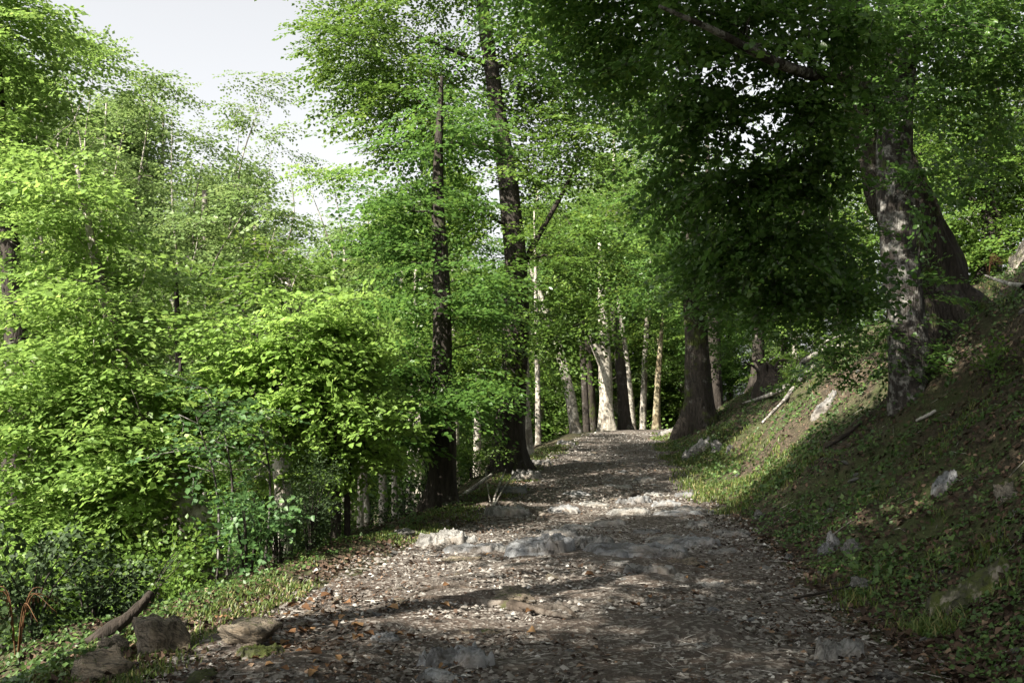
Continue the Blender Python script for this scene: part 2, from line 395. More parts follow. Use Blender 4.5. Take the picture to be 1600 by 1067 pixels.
def place_boughs(soup, temps, origin, axis_dir, scale, rng, roll=0.28):
    """adds one transformed bough for each origin"""
    n = len(origin); z = unit(np.array([0, 0, 1.0]) + rng.normal(0, roll, (n, 3)))
    x = unit(axis_dir); y = unit(np.cross(z, x)); z = np.cross(x, y); R = np.stack([x, y, z], -1)
    pick = rng.integers(0, len(temps), n); bt = rng.uniform(-0.22, 0.22, n)
    for k, T in enumerate(temps):
        i = np.where(pick == k)[0]
        if not len(i): continue
        V = origin[i][:, None] + np.einsum('nij,kj->nki', R[i], T['v']) * scale[i][:, None, None]
        nv = len(T['v'])
        F = (np.arange(len(i))[:, None, None] * nv + T['f'][None]).reshape(-1, 3)
        soup.add(V.reshape(-1, 3), F, np.clip(T['t'][None] * 0.8 + 0.1 + bt[i][:, None], 0, 1).ravel())
    return R, pick

# ------------------------------------------------------------------ trees
def trunk_mesh(name, pts, radii, mat, flare=0.6, sides=22, n=46, lobes=5, rough=0.1, seed=1):
    c = resample(pts, n); r = np.interp(np.linspace(0, 1, n), np.linspace(0, 1, len(radii)), radii)
    h = np.concatenate([[0], np.cumsum(np.linalg.norm(np.diff(c, axis=0), axis=1))])
    rs = np.random.default_rng(seed); ph = rs.uniform(0, 6.28, 3)
    base = radii[0]
    def mod(c_, a):
        e = np.exp(-np.clip(h - 0.25, 0, None) / (base * 1.3))[:, None]
        k = 1 + flare * e * (0.65 + 0.55 * np.cos(lobes * a + ph[0])[None] + 0.35 * np.cos(3 * a + ph[1])[None])
        q = np.stack([np.cos(a)[None] * 1.6 + 0 * h[:, None], np.sin(a)[None] * 1.6 + 0 * h[:, None], h[:, None] * 0.9 + 0 * a[None]], -1)
        k = k * (1 + rough * 0.5 * np.sin(11 * a[None] + 2.5 * fbm(q * .6 + seed, 2, seed + 8)) * np.cos(4 * a[None] + h[:, None] * .7))
        return k * (1 + rough * fbm(q + seed * 3.7, 3, seed) + rough * 0.45 * fbm(q * np.array([4, 4, 0.8]), 2, seed + 5))
    v, f, t = tube(c, r, sides, True, mod)
    return mesh(name, v, [f] + ([t] if len(t) else []), mat, True), c, r

CN = 1.75
def make_tree(name, label, trunk, radii, blobs, leaf, bark, L=1.3, ls=0.10, shape='2', cat='tree', group=None, seed=0, limbs=(),
              flare=0.6, bare=0.3, tilt=0.38, dens=1.18, droop=0.16, auto=True, roll=0.28, rough=0.1, extra_trunks=(), down=0.10, wood=None, sides=22, wide=0.5, many=1.0, big_leaves=0, thin=1.0, clear=0.0):
    """trunk: world points from the base up; blobs: (centre, radii, count) ellipsoids that the boughs fill"""
    rng = np.random.default_rng(1000 + seed)
    base = np.array(trunk[0], float); trunk = [np.array(p, float) for p in trunk]
    root = obj(name, None, loc=tuple(base), label=label, cat=cat, group=group); root.empty_display_size = 0.2
    pts = [p - base for p in trunk]; pts[0] = pts[0] - np.array([0, 0, 0.35])
    me, c, r = trunk_mesh('trunk', pts, radii, bark, flare, sides=sides, n=46 if base[1] < 26 else 30, seed=seed + 1, rough=rough)
    obj('trunk', me, root)
    for tp, tr in extra_trunks:
        tp = [np.array(p, float) - base for p in tp]; tp[0] = tp[0] - np.array([0, 0, 0.3])
        me2, c2, r2 = trunk_mesh('trunk', tp, tr, bark, flare * .3, sides=8, n=18, seed=seed + 31, rough=rough)
        obj('trunk', me2, root); c = np.vstack([c, c2]); r = np.concatenate([r, r2])
    nodes = c[int(len(c) * bare):].copy(); nr = r[int(len(c) * bare):].copy()
    def limb(p0, p1, r0, r1, mid=None, n=12):
        d = p1 - p0; ln = np.linalg.norm(d)
        m1 = p0 + d * 0.35 + np.array([0, 0, 0.10 * ln]) + rng.normal(0, 0.06 * ln, 3); m2 = p0 + d * 0.7 + np.array([0, 0, 0.07 * ln]) + rng.normal(0, 0.05 * ln, 3)
        cc = resample([p0, m1, m2, p1], n); return cc, np.linspace(r0, r1, n) ** 1.0
    for lp, lr in limbs:                                    # limbs seen in the photograph
        lp = [np.array(p, float) - base for p in lp]; cc = resample(lp, 18)
        rr = np.interp(np.linspace(0, 1, 18), np.linspace(0, 1, len(lr)), lr)
        s = Soup(); add_tube(s, cc, rr, 9); obj('limb', s.mesh('limb', bark, True), root)
        nodes = np.vstack([nodes, cc[3:]]); nr = np.concatenate([nr, rr[3:]])
    crown = Soup(); twig = Soup(); have = 0
    T = boughs(L, ls, shape, tilt=tilt, dens=dens, droop=droop, wide=wide)
    for (bc, br, cnt) in blobs:
        cnt = int(cnt * CN * many + 0.5); br = np.array(br, float) * np.array([1, thin, 1]); bc = np.array(bc, float) - base; br = np.array(br, float)
        if auto:
            score = np.linalg.norm(nodes - bc, axis=1) + 0.9 * np.clip(nodes[:, 2] - bc[2] + 0.15 * np.linalg.norm((nodes - bc)[:, :2], axis=1), 0, None)
            k = np.argmin(score); ln = np.linalg.norm(bc - nodes[k])
            if ln > 0.5:
                r0 = min(nr[k] * 0.6, 0.022 + 0.016 * ln); cc, rr = limb(nodes[k], bc, r0, r0 * 0.35)
                s = Soup(); add_tube(s, cc, rr, 7); obj('limb', s.mesh('limb', bark, True), root)
                nodes = np.vstack([nodes, cc[2:]]); nr = np.concatenate([nr, rr[2:]])
        d = unit(rng.normal(0, 1, (cnt, 3))); rho = rng.uniform(0.1, 1, (cnt, 1)) ** 0.5
        rho = rho * (1 + 0.42 * fbm(d * 1.7 + seed * 3.1 + have * .013, 2, seed)[:, None]) * np.where(rng.uniform(0, 1, (cnt, 1)) < 0.16, rng.uniform(1.05, 1.5, (cnt, 1)), 1)
        p = bc + br * d * rho
        tier = 0.42 * L; p[:, 2] += 0.32 * (np.round(p[:, 2] / tier + 0.25 * np.sin(p[:, 0] * 1.3 + p[:, 1])) * tier - p[:, 2])
        ax = p.copy(); k = np.argmin(np.linalg.norm(p[:, None] - c[None], axis=2), axis=1)
        out = unit((p - c[k]) * np.array([1, 1, 0.12])); out2 = unit((p - bc) / br * np.array([1, 1, 0.25]))
        ax = unit(0.5 * out + 0.6 * out2 + rng.normal(0, 0.32, p.shape) * np.array([1, 1, 0.35]) - np.array([0, 0, down]))
        if clear > 0:
            near = np.linalg.norm((p[:, None] - c[None])[:, :, [0, 2]], axis=2).min(1) < clear
            ok_ = ~(near & (p[:, 1] < 0.3) & (rng.uniform(0, 1, cnt) < .62)); p, ax = p[ok_], ax[ok_]; cnt = len(p)
        sc = rng.uniform(0.7, 1.2, cnt)
        org = p - ax * (0.5 * L * sc)[:, None]
        R, pick = place_boughs(crown, T, org, ax, sc, rng, roll); have += cnt
        order = np.argsort(np.linalg.norm(org - c[np.argmin(np.linalg.norm(org[:, None] - c[None], axis=2), axis=1)], axis=1))
        for j in order:
            o = org[j]; dd = nodes - o
            score = np.linalg.norm(dd, axis=1) + 0.7 * np.clip(dd[:, 2] + 0.1, 0, None)
            q = np.argmin(score); ln = np.linalg.norm(dd[q])
            r0 = min(nr[q] * 0.75, 0.008 + 0.010 * ln)
            mid = nodes[q] * 0.5 + o * 0.5 + np.array([0, 0, 0.06 * ln]) + rng.normal(0, 0.05 * ln + 1e-4, 3)
            cc = resample([nodes[q], mid, o], 4); rr = np.linspace(r0, max(0.005, r0 * 0.5), 4)
            if ln > 0.1: add_tube(twig, cc, rr, 3)
            nodes = np.vstack([nodes, cc[2:]]); nr = np.concatenate([nr, rr[2:]])
            tt = T[pick[j]]; spn = o + (tt['spine'][::2] @ R[j].T) * sc[j]
            if L < 1.22: add_tube(twig, spn, np.linspace(max(0.005, r0 * 0.5), 0.003, 3), 3)
    if have:
        if big_leaves:                                       # the leaves that show largest are parts of their own
            sv, sf = LEAF4 if shape == '4' else LEAF2; nv = len(sv)
            V = np.concatenate(crown.v).reshape(-1, nv, 3); tn = np.concatenate(crown.t).reshape(-1, nv)[:, 0]
            wpos = V[:, 0] + base - np.array([0, 0, CAM_H]); uu = wpos[:, 0] / wpos[:, 1] * F_PX + 800; vv = HORIZON - wpos[:, 2] / wpos[:, 1] * F_PX
            size = np.linalg.norm(np.cross(V[:, 1] - V[:, 0], V[:, -1] - V[:, 0]) , axis=1) / wpos[:, 1] ** 2
            size[(uu < 10) | (uu > 1590) | (vv < 10) | (vv > 1050)] = 0
            pick = np.argsort(-size)[:big_leaves]; keep = np.ones(len(V), bool); keep[pick] = False
            tm = [mesh('leaf', sv, sf, leaf, attrs={'tint': np.full(nv, t_)}) for t_ in (0.15, 0.4, 0.65, 0.9)]
            inv = np.linalg.inv(np.stack([sv[1], sv[nv // 2], sv[-1]], -1))
            for k in pick:
                m3 = np.stack([V[k, 1] - V[k, 0], V[k, nv // 2] - V[k, 0], V[k, -1] - V[k, 0]], -1) @ inv
                m4 = np.eye(4); m4[:3, :3] = m3; m4[:3, 3] = V[k, 0]
                lf = obj('leaf', tm[min(3, int(tn[k] * 4))], root); lf.matrix_local = Matrix(m4.tolist())
            nk = int(keep.sum()); crown = Soup()
            crown.add(V[keep].reshape(-1, 3), (np.arange(nk)[:, None, None] * nv + sf[None]).reshape(-1, 3), np.repeat(tn[keep], nv))
        co = obj('crown', crown.mesh('crown', leaf), root, kind='stuff')
        obj('twigs', twig.mesh('twigs', wood or bark, True), root, kind='stuff')
    return root

def B(u, v, Y, ru, rv, ry, n):
    return (at(u, v, Y), (ru * Y / F_PX, ry, rv * Y / F_PX), n)
def G(u, Y, dz=0.0):
    """ground point under image column u at distance Y"""
    x = (u - 800) / F_PX * Y; return np.array([x, Y, float(H(x, Y)) + dz])
def TR(base, *pts): return [base] + [at(*p) for p in pts]

# --- left front: leaning tree with the big yellow-green crown
b = G(350, 12.2)
make_tree('leaning_tree', 'leaning pale-trunked tree with broad yellow-green crown filling the left edge', TR(b, (318, 830, 12.1), (275, 770, 12.2), (215, 640, 12.6), (160, 450, 13), (120, 260, 13.2)),
          [0.17, 0.16, 0.14, 0.11, 0.07, 0.03],
          [B(90, 330, 13.2, 130, 120, 1.5, 60), B(150, 500, 13, 140, 100, 1.6, 75), B(60, 640, 12.6, 110, 120, 1.5, 70), B(190, 690, 12.6, 110, 110, 1.4, 60),
           B(110, 820, 12.2, 140, 90, 1.3, 70), B(230, 840, 12.4, 60, 80, 0.9, 20), B(30, 900, 11.5, 90, 70, 1.0, 30), B(-80, 600, 13, 120, 250, 1.6, 60), B(200, 720, 11.6, 80, 70, .7, 26), B(170, 580, 12, 90, 60, .8, 22)],
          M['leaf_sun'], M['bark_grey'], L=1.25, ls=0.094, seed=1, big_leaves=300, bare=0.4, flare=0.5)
b = G(20, 15.5)
make_tree('tall_tree', 'tall yellow-green tree cut by the left edge with top above the frame', TR(b, (25, 700, 15.6), (20, 450, 15.8), (0, 200, 16), (-20, -120, 16)),
          [0.22, 0.2, 0.16, 0.11, 0.03],
          [B(20, 60, 16, 90, 110, 1.6, 75), B(50, 250, 16, 90, 100, 1.5, 55), B(-80, -60, 16, 90, 110, 1.6, 45), B(-110, 200, 16, 110, 200, 1.6, 50)],
          M['leaf_sun'], M['bark_dark'], L=1.3, ls=0.098, seed=2, bare=0.4)
# --- bright young tree left of the path
b = G(527, 13.2)
make_tree('young_tree', 'bushy young tree with bright lime green crown beside the path', TR(b, (525, 720, 13.2), (510, 640, 13.2), (480, 560, 13.2), (470, 490, 13.2)),
          [0.07, 0.06, 0.05, 0.035, 0.015],
          [B(440, 540, 13.1, 120, 80, 1.1, 80), B(540, 530, 13.2, 75, 65, 0.9, 40), B(380, 620, 13, 110, 75, 1.0, 60), B(500, 640, 12.9, 110, 70, 1.0, 55), B(580, 660, 13.3, 60, 75, 0.8, 34), B(520, 730, 13.2, 70, 30, 0.7, 14), B(300, 650, 12.8, 70, 60, .8, 24)],
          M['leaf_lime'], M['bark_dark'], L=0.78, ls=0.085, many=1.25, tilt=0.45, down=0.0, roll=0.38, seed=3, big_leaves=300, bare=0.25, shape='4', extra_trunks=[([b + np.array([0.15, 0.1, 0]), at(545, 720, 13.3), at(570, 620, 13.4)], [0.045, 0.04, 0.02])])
# --- grey trunk behind the young tree
b = G(446, 16.5)
make_tree('grey_tree', 'tree with sunlit grey trunk behind the teal shrub', TR(b, (443, 780, 16.5), (440, 720, 16.6), (448, 600, 16.8), (455, 480, 17)), [0.17, 0.155, 0.15, 0.11, 0.02],
          [B(430, 430, 17.2, 80, 60, 1.2, 26), B(420, 720, 17.3, 90, 40, 1.0, 22)], M['leaf_mid'], M['bark_grey'], L=1.2, ls=0.10, seed=4, bare=0.5)
# --- dark tree at the left edge of the path, nearer one
b = G(692, 17.3)
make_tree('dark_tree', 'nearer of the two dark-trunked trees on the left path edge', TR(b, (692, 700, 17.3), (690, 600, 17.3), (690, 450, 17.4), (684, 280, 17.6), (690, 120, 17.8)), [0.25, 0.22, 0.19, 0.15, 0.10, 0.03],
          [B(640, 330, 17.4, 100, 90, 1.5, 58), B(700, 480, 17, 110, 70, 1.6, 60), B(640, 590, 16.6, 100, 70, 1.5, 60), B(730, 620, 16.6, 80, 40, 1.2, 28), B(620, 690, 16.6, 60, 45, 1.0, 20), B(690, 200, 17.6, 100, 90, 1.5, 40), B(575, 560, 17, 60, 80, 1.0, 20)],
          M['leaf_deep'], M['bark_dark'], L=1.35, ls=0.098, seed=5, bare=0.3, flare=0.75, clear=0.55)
# --- dark tree, farther one, with the long bare stem up to the top of the frame
b = G(798, 23.5)
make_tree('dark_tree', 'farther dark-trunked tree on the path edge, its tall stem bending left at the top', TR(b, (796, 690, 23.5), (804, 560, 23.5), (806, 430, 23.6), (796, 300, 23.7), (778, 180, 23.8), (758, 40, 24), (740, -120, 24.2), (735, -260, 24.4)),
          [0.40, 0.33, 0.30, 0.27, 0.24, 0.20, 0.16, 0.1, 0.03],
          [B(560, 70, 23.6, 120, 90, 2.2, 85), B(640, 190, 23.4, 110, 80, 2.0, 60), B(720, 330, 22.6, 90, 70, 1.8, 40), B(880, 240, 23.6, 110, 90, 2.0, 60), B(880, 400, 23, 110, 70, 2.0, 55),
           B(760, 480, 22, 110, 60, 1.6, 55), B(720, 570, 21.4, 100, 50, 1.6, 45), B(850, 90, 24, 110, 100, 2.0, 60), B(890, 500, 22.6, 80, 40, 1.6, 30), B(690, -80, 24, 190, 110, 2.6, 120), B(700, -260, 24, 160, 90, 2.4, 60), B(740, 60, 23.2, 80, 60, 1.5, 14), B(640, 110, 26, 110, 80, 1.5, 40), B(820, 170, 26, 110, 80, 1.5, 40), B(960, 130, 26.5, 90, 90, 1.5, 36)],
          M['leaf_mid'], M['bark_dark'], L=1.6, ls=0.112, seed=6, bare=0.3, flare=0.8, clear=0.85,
          limbs=[([at(796, 250, 23.7), at(760, 230, 23.3), at(690, 225, 23), at(640, 240, 22.8)], [0.09, 0.07, 0.05, 0.03]),
                 ([at(806, 440, 23.6), at(835, 380, 23.8), at(880, 300, 24), at(905, 240, 24)], [0.08, 0.07, 0.05, 0.03]),
                 ([at(768, 105, 23.9), at(720, 85, 23.4), at(660, 60, 23)], [0.07, 0.05, 0.03])])

# --- right: pale lichen-flecked tree on the bank and the massive mossy tree behind it
b = hit(1425, 612)
Yt = b[1]
make_tree('lichen_tree', 'tree with white lichen-flecked trunk standing on the right bank', TR(b, (1418, 540, Yt), (1408, 420, Yt), (1398, 260, Yt - .05), (1405, 130, Yt - .1), (1418, -40, Yt - .1), (1430, -260, Yt)),
          [0.30, 0.29, 0.275, 0.26, 0.24, 0.21, 0.06],
          [B(1130, 50, 10.2, 140, 80, 1.6, 50), B(1290, 30, 10.5, 140, 60, 1.6, 46), B(1100, 170, 11, 110, 70, 1.4, 44), B(1230, 170, 10.8, 110, 70, 1.4, 44), B(1060, 290, 12, 70, 60, 1.3, 26), B(1160, 290, 11.4, 110, 60, 1.4, 46), B(1270, 280, 11.6, 80, 70, 1.3, 36),
           B(1110, 390, 12.4, 70, 45, 1.3, 26), B(1200, 390, 11.8, 100, 50, 1.3, 42), B(1300, 390, 12.2, 70, 50, 1.2, 28), B(1220, 458, 12.4, 90, 32, 1.2, 30), B(1320, 470, 12.8, 70, 32, 1.2, 20), B(1150, 460, 13, 50, 30, 1.0, 12), B(1420, 30, 11, 130, 50, 1.2, 30), B(1390, 150, 12.6, 90, 60, 1, 22), B(1440, 290, 14, 50, 60, .8, 9)],
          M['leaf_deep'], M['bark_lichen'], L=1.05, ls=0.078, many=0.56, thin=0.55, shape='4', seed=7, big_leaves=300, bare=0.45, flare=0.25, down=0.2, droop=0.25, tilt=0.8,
          limbs=[([at(1400, 130, Yt - .2), at(1345, 130, 12.2), at(1270, 118, 10.4), at(1200, 92, 9.7), at(1120, 50, 9.3), at(1030, 10, 9.0)], [0.11, 0.085, 0.065, 0.05, 0.035, 0.015])])
b2 = at(1478, 505, Yt + 1.9); b2[2] = H(b2[0], b2[1])
make_tree('mossy_tree', 'massive dark tree with mossy flared base behind the lichen-flecked trunk', [b2] + [at(1450, 440, Yt + 1.9), at(1412, 330, Yt + 1.8), at(1372, 220, Yt + 1.6), at(1342, 120, Yt + 1.4), at(1320, -40, Yt + 1.2), at(1300, -280, Yt + 1)],
          [0.58, 0.49, 0.44, 0.41, 0.38, 0.32, 0.08],
          [B(1250, -90, 13.5, 180, 90, 2.2, 90), B(1480, 40, 14.5, 130, 80, 2.0, 60), B(1560, 130, 14.5, 80, 60, 1.6, 30), B(1080, -110, 10, 180, 110, 2.2, 80), B(950, 30, 12, 120, 50, 1.6, 40), B(1400, -250, 15, 250, 120, 3, 90), B(860, -60, 11.5, 160, 60, 2, 50), B(1000, 110, 13, 90, 50, 1.2, 24), B(1520, 250, 16.5, 60, 60, 1.2, 16)],
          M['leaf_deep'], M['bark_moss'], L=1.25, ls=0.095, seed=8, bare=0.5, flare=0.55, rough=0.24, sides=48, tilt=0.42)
mossy = [o for o in COL.objects if o.name == 'mossy_tree'][0]
for k, (dx, dy) in enumerate([(1.0, -.5), (.8, -1.0), (.1, -1.2), (-.9, -.8)]):
    q0 = np.array([dx * .2, dy * .2, .85]); e1 = b2 + np.array([dx * .62, dy * .62, 0]); e2 = b2 + np.array([dx, dy, 0])
    c_ = resample([q0, np.array([dx * .62, dy * .62, float(H(e1[0], e1[1])) - b2[2] + .1]), np.array([dx, dy, float(H(e2[0], e2[1])) - b2[2] - .1])], 10)
    s_ = Soup(); add_tube(s_, c_, np.linspace(.2, .04, 10), 9, lambda c, a: 1 + .25 * fbm(np.stack([np.cos(a)[None] + 0 * c[:, :1], np.sin(a)[None] + 0 * c[:, :1], np.arange(len(c))[:, None] * .4 + 0 * a[None]], -1), 3, 7)); obj('root', s_.mesh('root', M['bark_moss'], True), mossy)
# basal shoots in front of it
b = hit(1395, 640)
make_tree('sapling', 'dark leafy sapling in front of the lichen-flecked trunk foot', [b, at(1400, 560, b[1]), at(1380, 480, b[1])], [0.02, 0.015, 0.006],
          [B(1380, 520, b[1], 70, 50, 0.5, 22), B(1430, 560, b[1], 60, 45, 0.5, 20), B(1300, 570, b[1], 60, 30, 0.5, 12), B(1450, 460, b[1], 40, 50, 0.5, 10)], M['leaf_deep'], M['bark_dark'], L=0.7, ls=0.085, seed=9, bare=0.2, cat='sapling')

# ------------------------------------------------------------------ trunks beyond the crest and on the slope
def simple_tree(name, label, u, Y, v_top, lean, r, bark, leaf, seed, blobs=(), base_v=None, dy=0.0, **kw):
    bb = G(u, Y) if base_v is None else hit(u, base_v)
    Yb = bb[1]; z1 = at(u, v_top, Yb)[2]; hgt = z1 - bb[2]; lx = lean * Yb / F_PX
    tr = [bb, bb + np.array([lx * 0.2, 0, hgt * 0.3]), bb + np.array([lx * 0.5, dy * .5, hgt * 0.6]), bb + np.array([lx, dy, hgt])]
    return make_tree(name, label, tr, [r, r * 0.82, r * 0.68, r * 0.2], list(blobs), leaf, bark, seed=seed, **kw)
FAR = dict(L=2.1, ls=0.15, bare=0.45)
simple_tree('pollard_tree', 'thick pale pollarded trunk with forked top at the path crest', 948, 46, 380, -10, 0.36, M['bark_pale'], M['leaf_mid'], 21,
            [B(950, 330, 47, 90, 60, 2.5, 30), B(930, 440, 48, 110, 40, 2.5, 26)], flare=0.5,
            limbs=[([at(945, 575, 46), at(932, 545, 45.8), at(918, 515, 45.6)], [0.26, 0.22, 0.2])], **FAR)
simple_tree('leaning_trunk_tree', 'grey trunk leaning left beside the pale pollard', 903, 43, 380, -90, 0.25, M['bark_grey'], M['leaf_deep'], 22, [B(850, 420, 43, 90, 50, 2.2, 28)], **FAR)
simple_tree('dark_far_tree', 'thin dark trunk left of the pale pollard', 918, 49, 400, -20, 0.2, M['bark_dark'], M['leaf_mid'], 23, [B(900, 400, 49, 80, 60, 2.2, 22)], **FAR)
simple_tree('dark_far_tree', 'dark trunk half hidden by the left side of the pale pollard', 927, 51, 400, -24, 0.36, M['bark_moss'], M['leaf_mid'], 24, [B(880, 330, 52, 90, 60, 2.4, 24)], **FAR)
simple_tree('dark_far_tree', 'dark slanting trunk just right of the pale pollard', 977, 47, 400, -30, 0.29, M['bark_dark'], M['leaf_deep'], 25, [B(1000, 380, 48, 90, 60, 2.4, 30)], **FAR)
simple_tree('birch_like_tree', 'slim pale sunlit trunk right of the slanting dark trunk', 990, 50, 400, -34, 0.18, M['bark_grey'], M['leaf_mid'], 26, [B(990, 300, 51, 90, 70, 2.4, 26)], **FAR)
simple_tree('grey_far_tree', 'slim grey trunk between the pale and the yellowish trunk', 1003, 53, 400, 16, 0.2, M['bark_grey'], M['leaf_mid'], 27, [B(1040, 360, 54, 80, 70, 2.4, 26)], **FAR)
simple_tree('warm_tree', 'short yellowish sunlit trunk at the right end of the crest', 1024, 50, 480, 14, 0.2, M['bark_warm'], M['leaf_mid'], 28, [B(1020, 540, 52, 50, 40, 1.8, 16), B(1030, 450, 52, 70, 50, 2, 20)], **FAR)
simple_tree('bank_tree', 'dark mossy tree with flared foot at the top of the bank by the crest', 1092, 33, 150, -20, 0.46, M['bark_moss'], M['leaf_deep'], 29,
            [B(1060, 420, 32, 90, 60, 2, 40), B(1130, 470, 33, 70, 70, 2, 34), B(1060, 300, 34, 110, 70, 2.4, 44), B(1000, 200, 35, 110, 80, 2.6, 44), B(1120, 540, 34, 40, 50, 1.5, 14), B(985, 450, 38, 70, 45, 1.8, 36), B(950, 360, 39, 60, 50, 1.8, 26)], flare=0.9, L=1.7, ls=0.125, bare=0.35)
simple_tree('bank_tree', 'second dark trunk right behind the mossy tree on the bank', 1118, 37, 200, -8, 0.26, M['bark_dark'], M['leaf_mid'], 30, [B(1150, 420, 38, 80, 80, 2, 30)], **FAR)
simple_tree('pale_slope_tree', 'pale trunk just right behind the farther dark trunk', 822, 29, 330, -18, 0.2, M['bark_grey'], M['leaf_mid'], 31, [B(830, 520, 30, 70, 50, 1.6, 22)], L=1.7, ls=0.125, bare=0.45)
simple_tree('pale_slope_tree', 'thin pale trunk seen between the farther dark trunk and the path', 841, 34, 330, -6, 0.10, M['bark_grey'], M['leaf_mid'], 32, [B(850, 560, 36, 60, 40, 1.6, 14)], **FAR)
for i, (u, Y, vt, ln, r, bk, lb) in enumerate([
        (602, 21, 480, -12, 0.10, 'bark_grey', 'straight grey trunk under the dark foliage, left of the nearer dark trunk'),
        (619, 22, 500, -6, 0.08, 'bark_grey', 'thinner grey trunk close beside the straight grey trunk'),
        (566, 19, 560, -4, 0.075, 'bark_pale', 'thin pale trunk right of the dark evergreen shrub'),
        (580, 20, 560, -30, 0.07, 'bark_grey', 'thin trunk slanting left under the young tree'),
        (656, 25, 420, -8, 0.17, 'bark_pale', 'pale trunk peeping out behind the nearer dark trunk'),
        (640, 28, 420, 10, 0.10, 'bark_grey', 'slim trunk far down the slope between the grey trunks'),
        (712, 27, 420, -6, 0.14, 'bark_grey', 'grey trunk in the gap between the two dark trunks'),
        (745, 31, 420, 6, 0.13, 'bark_grey', 'farther slim trunk in the gap between the two dark trunks'),
        (300, 19, 420, -30, 0.16, 'bark_dark', 'dark trunk in the shade below the leaning tree'),
        (262, 16, 560, 20, 0.12, 'bark_dark', 'second dark trunk in the shade below the leaning tree')]):
    simple_tree('slope_tree', lb, u, Y, vt, ln, r, M[bk], M['leaf_mid'], 40 + i, [B(u + ln, vt + 60, Y + .3, 70, 60, 1.3, 16)], L=1.4, ls=0.11, bare=0.6, sides=12)

# tall airy trees far left against the sky
TALL = dict(L=1.9, ls=0.135, bare=0.35, wood=M['bark_grey'])
def tall_tree(label, u, Y, vtop, wid, leaf, bark, seed, n, lean=0, low=560):
    bb = G(u, Y); rr = np.random.default_rng(seed); blobs = []; k0 = at(u, vtop + 0.45 * (low - vtop), Y)
    extra = []
    for k in range(4):                                       # ascending forks, each carrying its own part of the crown
        tu = u + lean + wid * (-0.85, -0.25, 0.4, 0.95)[k] * rr.uniform(.8, 1.1); tv = vtop + (70, 20, 35, 110)[(k + seed) % 4] + rr.uniform(0, 20)
        tip = at(tu, tv + 45, Y + rr.uniform(-.8, .8)); st = bb * (0.52 - .05 * k) + k0 * (0.48 + .05 * k)
        extra.append(([st, st * .65 + tip * .35 + np.array([(tu - u) * Y / F_PX * .2 + rr.normal(0, .2), 0, -.2]), st * .3 + tip * .7 + np.array([rr.normal(0, .35), 0, 0]), tip], [0.085, 0.06, 0.035, 0.008]))
        for q in range(3):
            f = (-.08, .35, .7)[q]; c = tip * (1 - f) + st * f; sz = (34, 48, 52)[q] * rr.uniform(.8, 1.2)
            blobs.append((c, (sz * 1.15 * Y / F_PX, sz * Y / F_PX, sz * .8 * Y / F_PX), int(n / 17 * (0.6, .95, 1.0)[q])))
    for q in range(5):
        v = low - (low - vtop) * .42 * q / 5
        blobs.append(B(u + rr.uniform(-.8, .8) * wid, v, Y, wid * .75, 50, wid * Y / F_PX * .6, int(n / 10)))
    tr = [bb, bb * .7 + k0 * .3 + np.array([rr.normal(0, .2), 0, 0]), bb * .35 + k0 * .65, k0]
    make_tree('tall_tree', label, tr, [0.3, 0.25, 0.19, 0.09], blobs, leaf, bark, seed=seed, extra_trunks=extra, auto=False, **TALL)
tall_tree('tall airy tree with pale branches, highest of the crowns against the sky', 165, 33, 25, 90, M['leaf_fine'], M['bark_grey'], 61, 230)
tall_tree('airy tree with pale branches, second crown against the sky', 320, 36, 85, 85, M['leaf_fine'], M['bark_grey'], 62, 220, lean=20)
tall_tree('slender airy tree right of the two tall crowns, beside the sky gap', 400, 40, 175, 60, M['leaf_fine'], M['bark_grey'], 63, 110)
tall_tree('olive green tree below the sky gap with dense crown', 450, 31, 290, 95, M['leaf_fine'], M['bark_grey'], 64, 190, low=620)
tall_tree('pale yellow-green tree between sky gap and the dark trees', 540, 34, 220, 80, M['leaf_sun'], M['bark_grey'], 65, 170, low=620)
tall_tree('olive tree in the middle distance behind the leaning tree', 270, 27, 250, 110, M['leaf_fine'], M['bark_grey'], 66, 210, low=720)
tall_tree('bright tree behind the tall yellow-green tree at far left', 60, 30, 30, 100, M['leaf_sun'], M['bark_grey'], 67, 180, low=600)
tall_tree('mid green tree behind the bushy young tree', 380, 23, 380, 90, M['leaf_mid'], M['bark_dark'], 68, 120, low=760)
# right-hand background up the bank
tall_tree('sunlit tree at the right edge high on the bank', 1545, 27, 20, 100, M['leaf_mid'], M['bark_dark'], 71, 170, low=400)
tall_tree('tree behind the mossy trunk high on the bank', 1440, 32, -20, 90, M['leaf_mid'], M['bark_dark'], 72, 150, low=430)
tall_tree('tree above the crest right of the far path', 1180, 44, 100, 110, M['leaf_mid'], M['bark_dark'], 73, 170, low=560)

# far wood: copies of three kinds, sharing meshes
def proto(seed, leaf, bark, hgt, wid):
    rr = np.random.default_rng(seed); blobs = []
    for k in range(8):
        f = k / 7; z = hgt * (0.25 + 0.68 * f); w = wid * math.sin(math.pi * (0.2 + 0.72 * f)) ** 0.7
        blobs.append(((rr.normal(0, wid * .25), rr.normal(0, wid * .25), z), (w, w, hgt * 0.09), 30))
    r0 = make_tree('wood_tree', 'x', [(0, 0, 0), (rr.normal(0, .2), 0, hgt * .3), (rr.normal(0, .4), 0, hgt * .6), (0, 0, hgt)], [0.24, 0.2, 0.14, 0.03], blobs, leaf, bark, L=2.0, ls=0.15, seed=seed, bare=0.3, auto=False, sides=10)
    return r0
protos = [proto(81, M['leaf_mid'], M['bark_grey'], 14, 3.0), proto(82, M['leaf_fine'], M['bark_grey'], 17, 3.2), proto(83, M['leaf_deep'], M['bark_dark'], 13, 3.4)]
used = [False] * 3
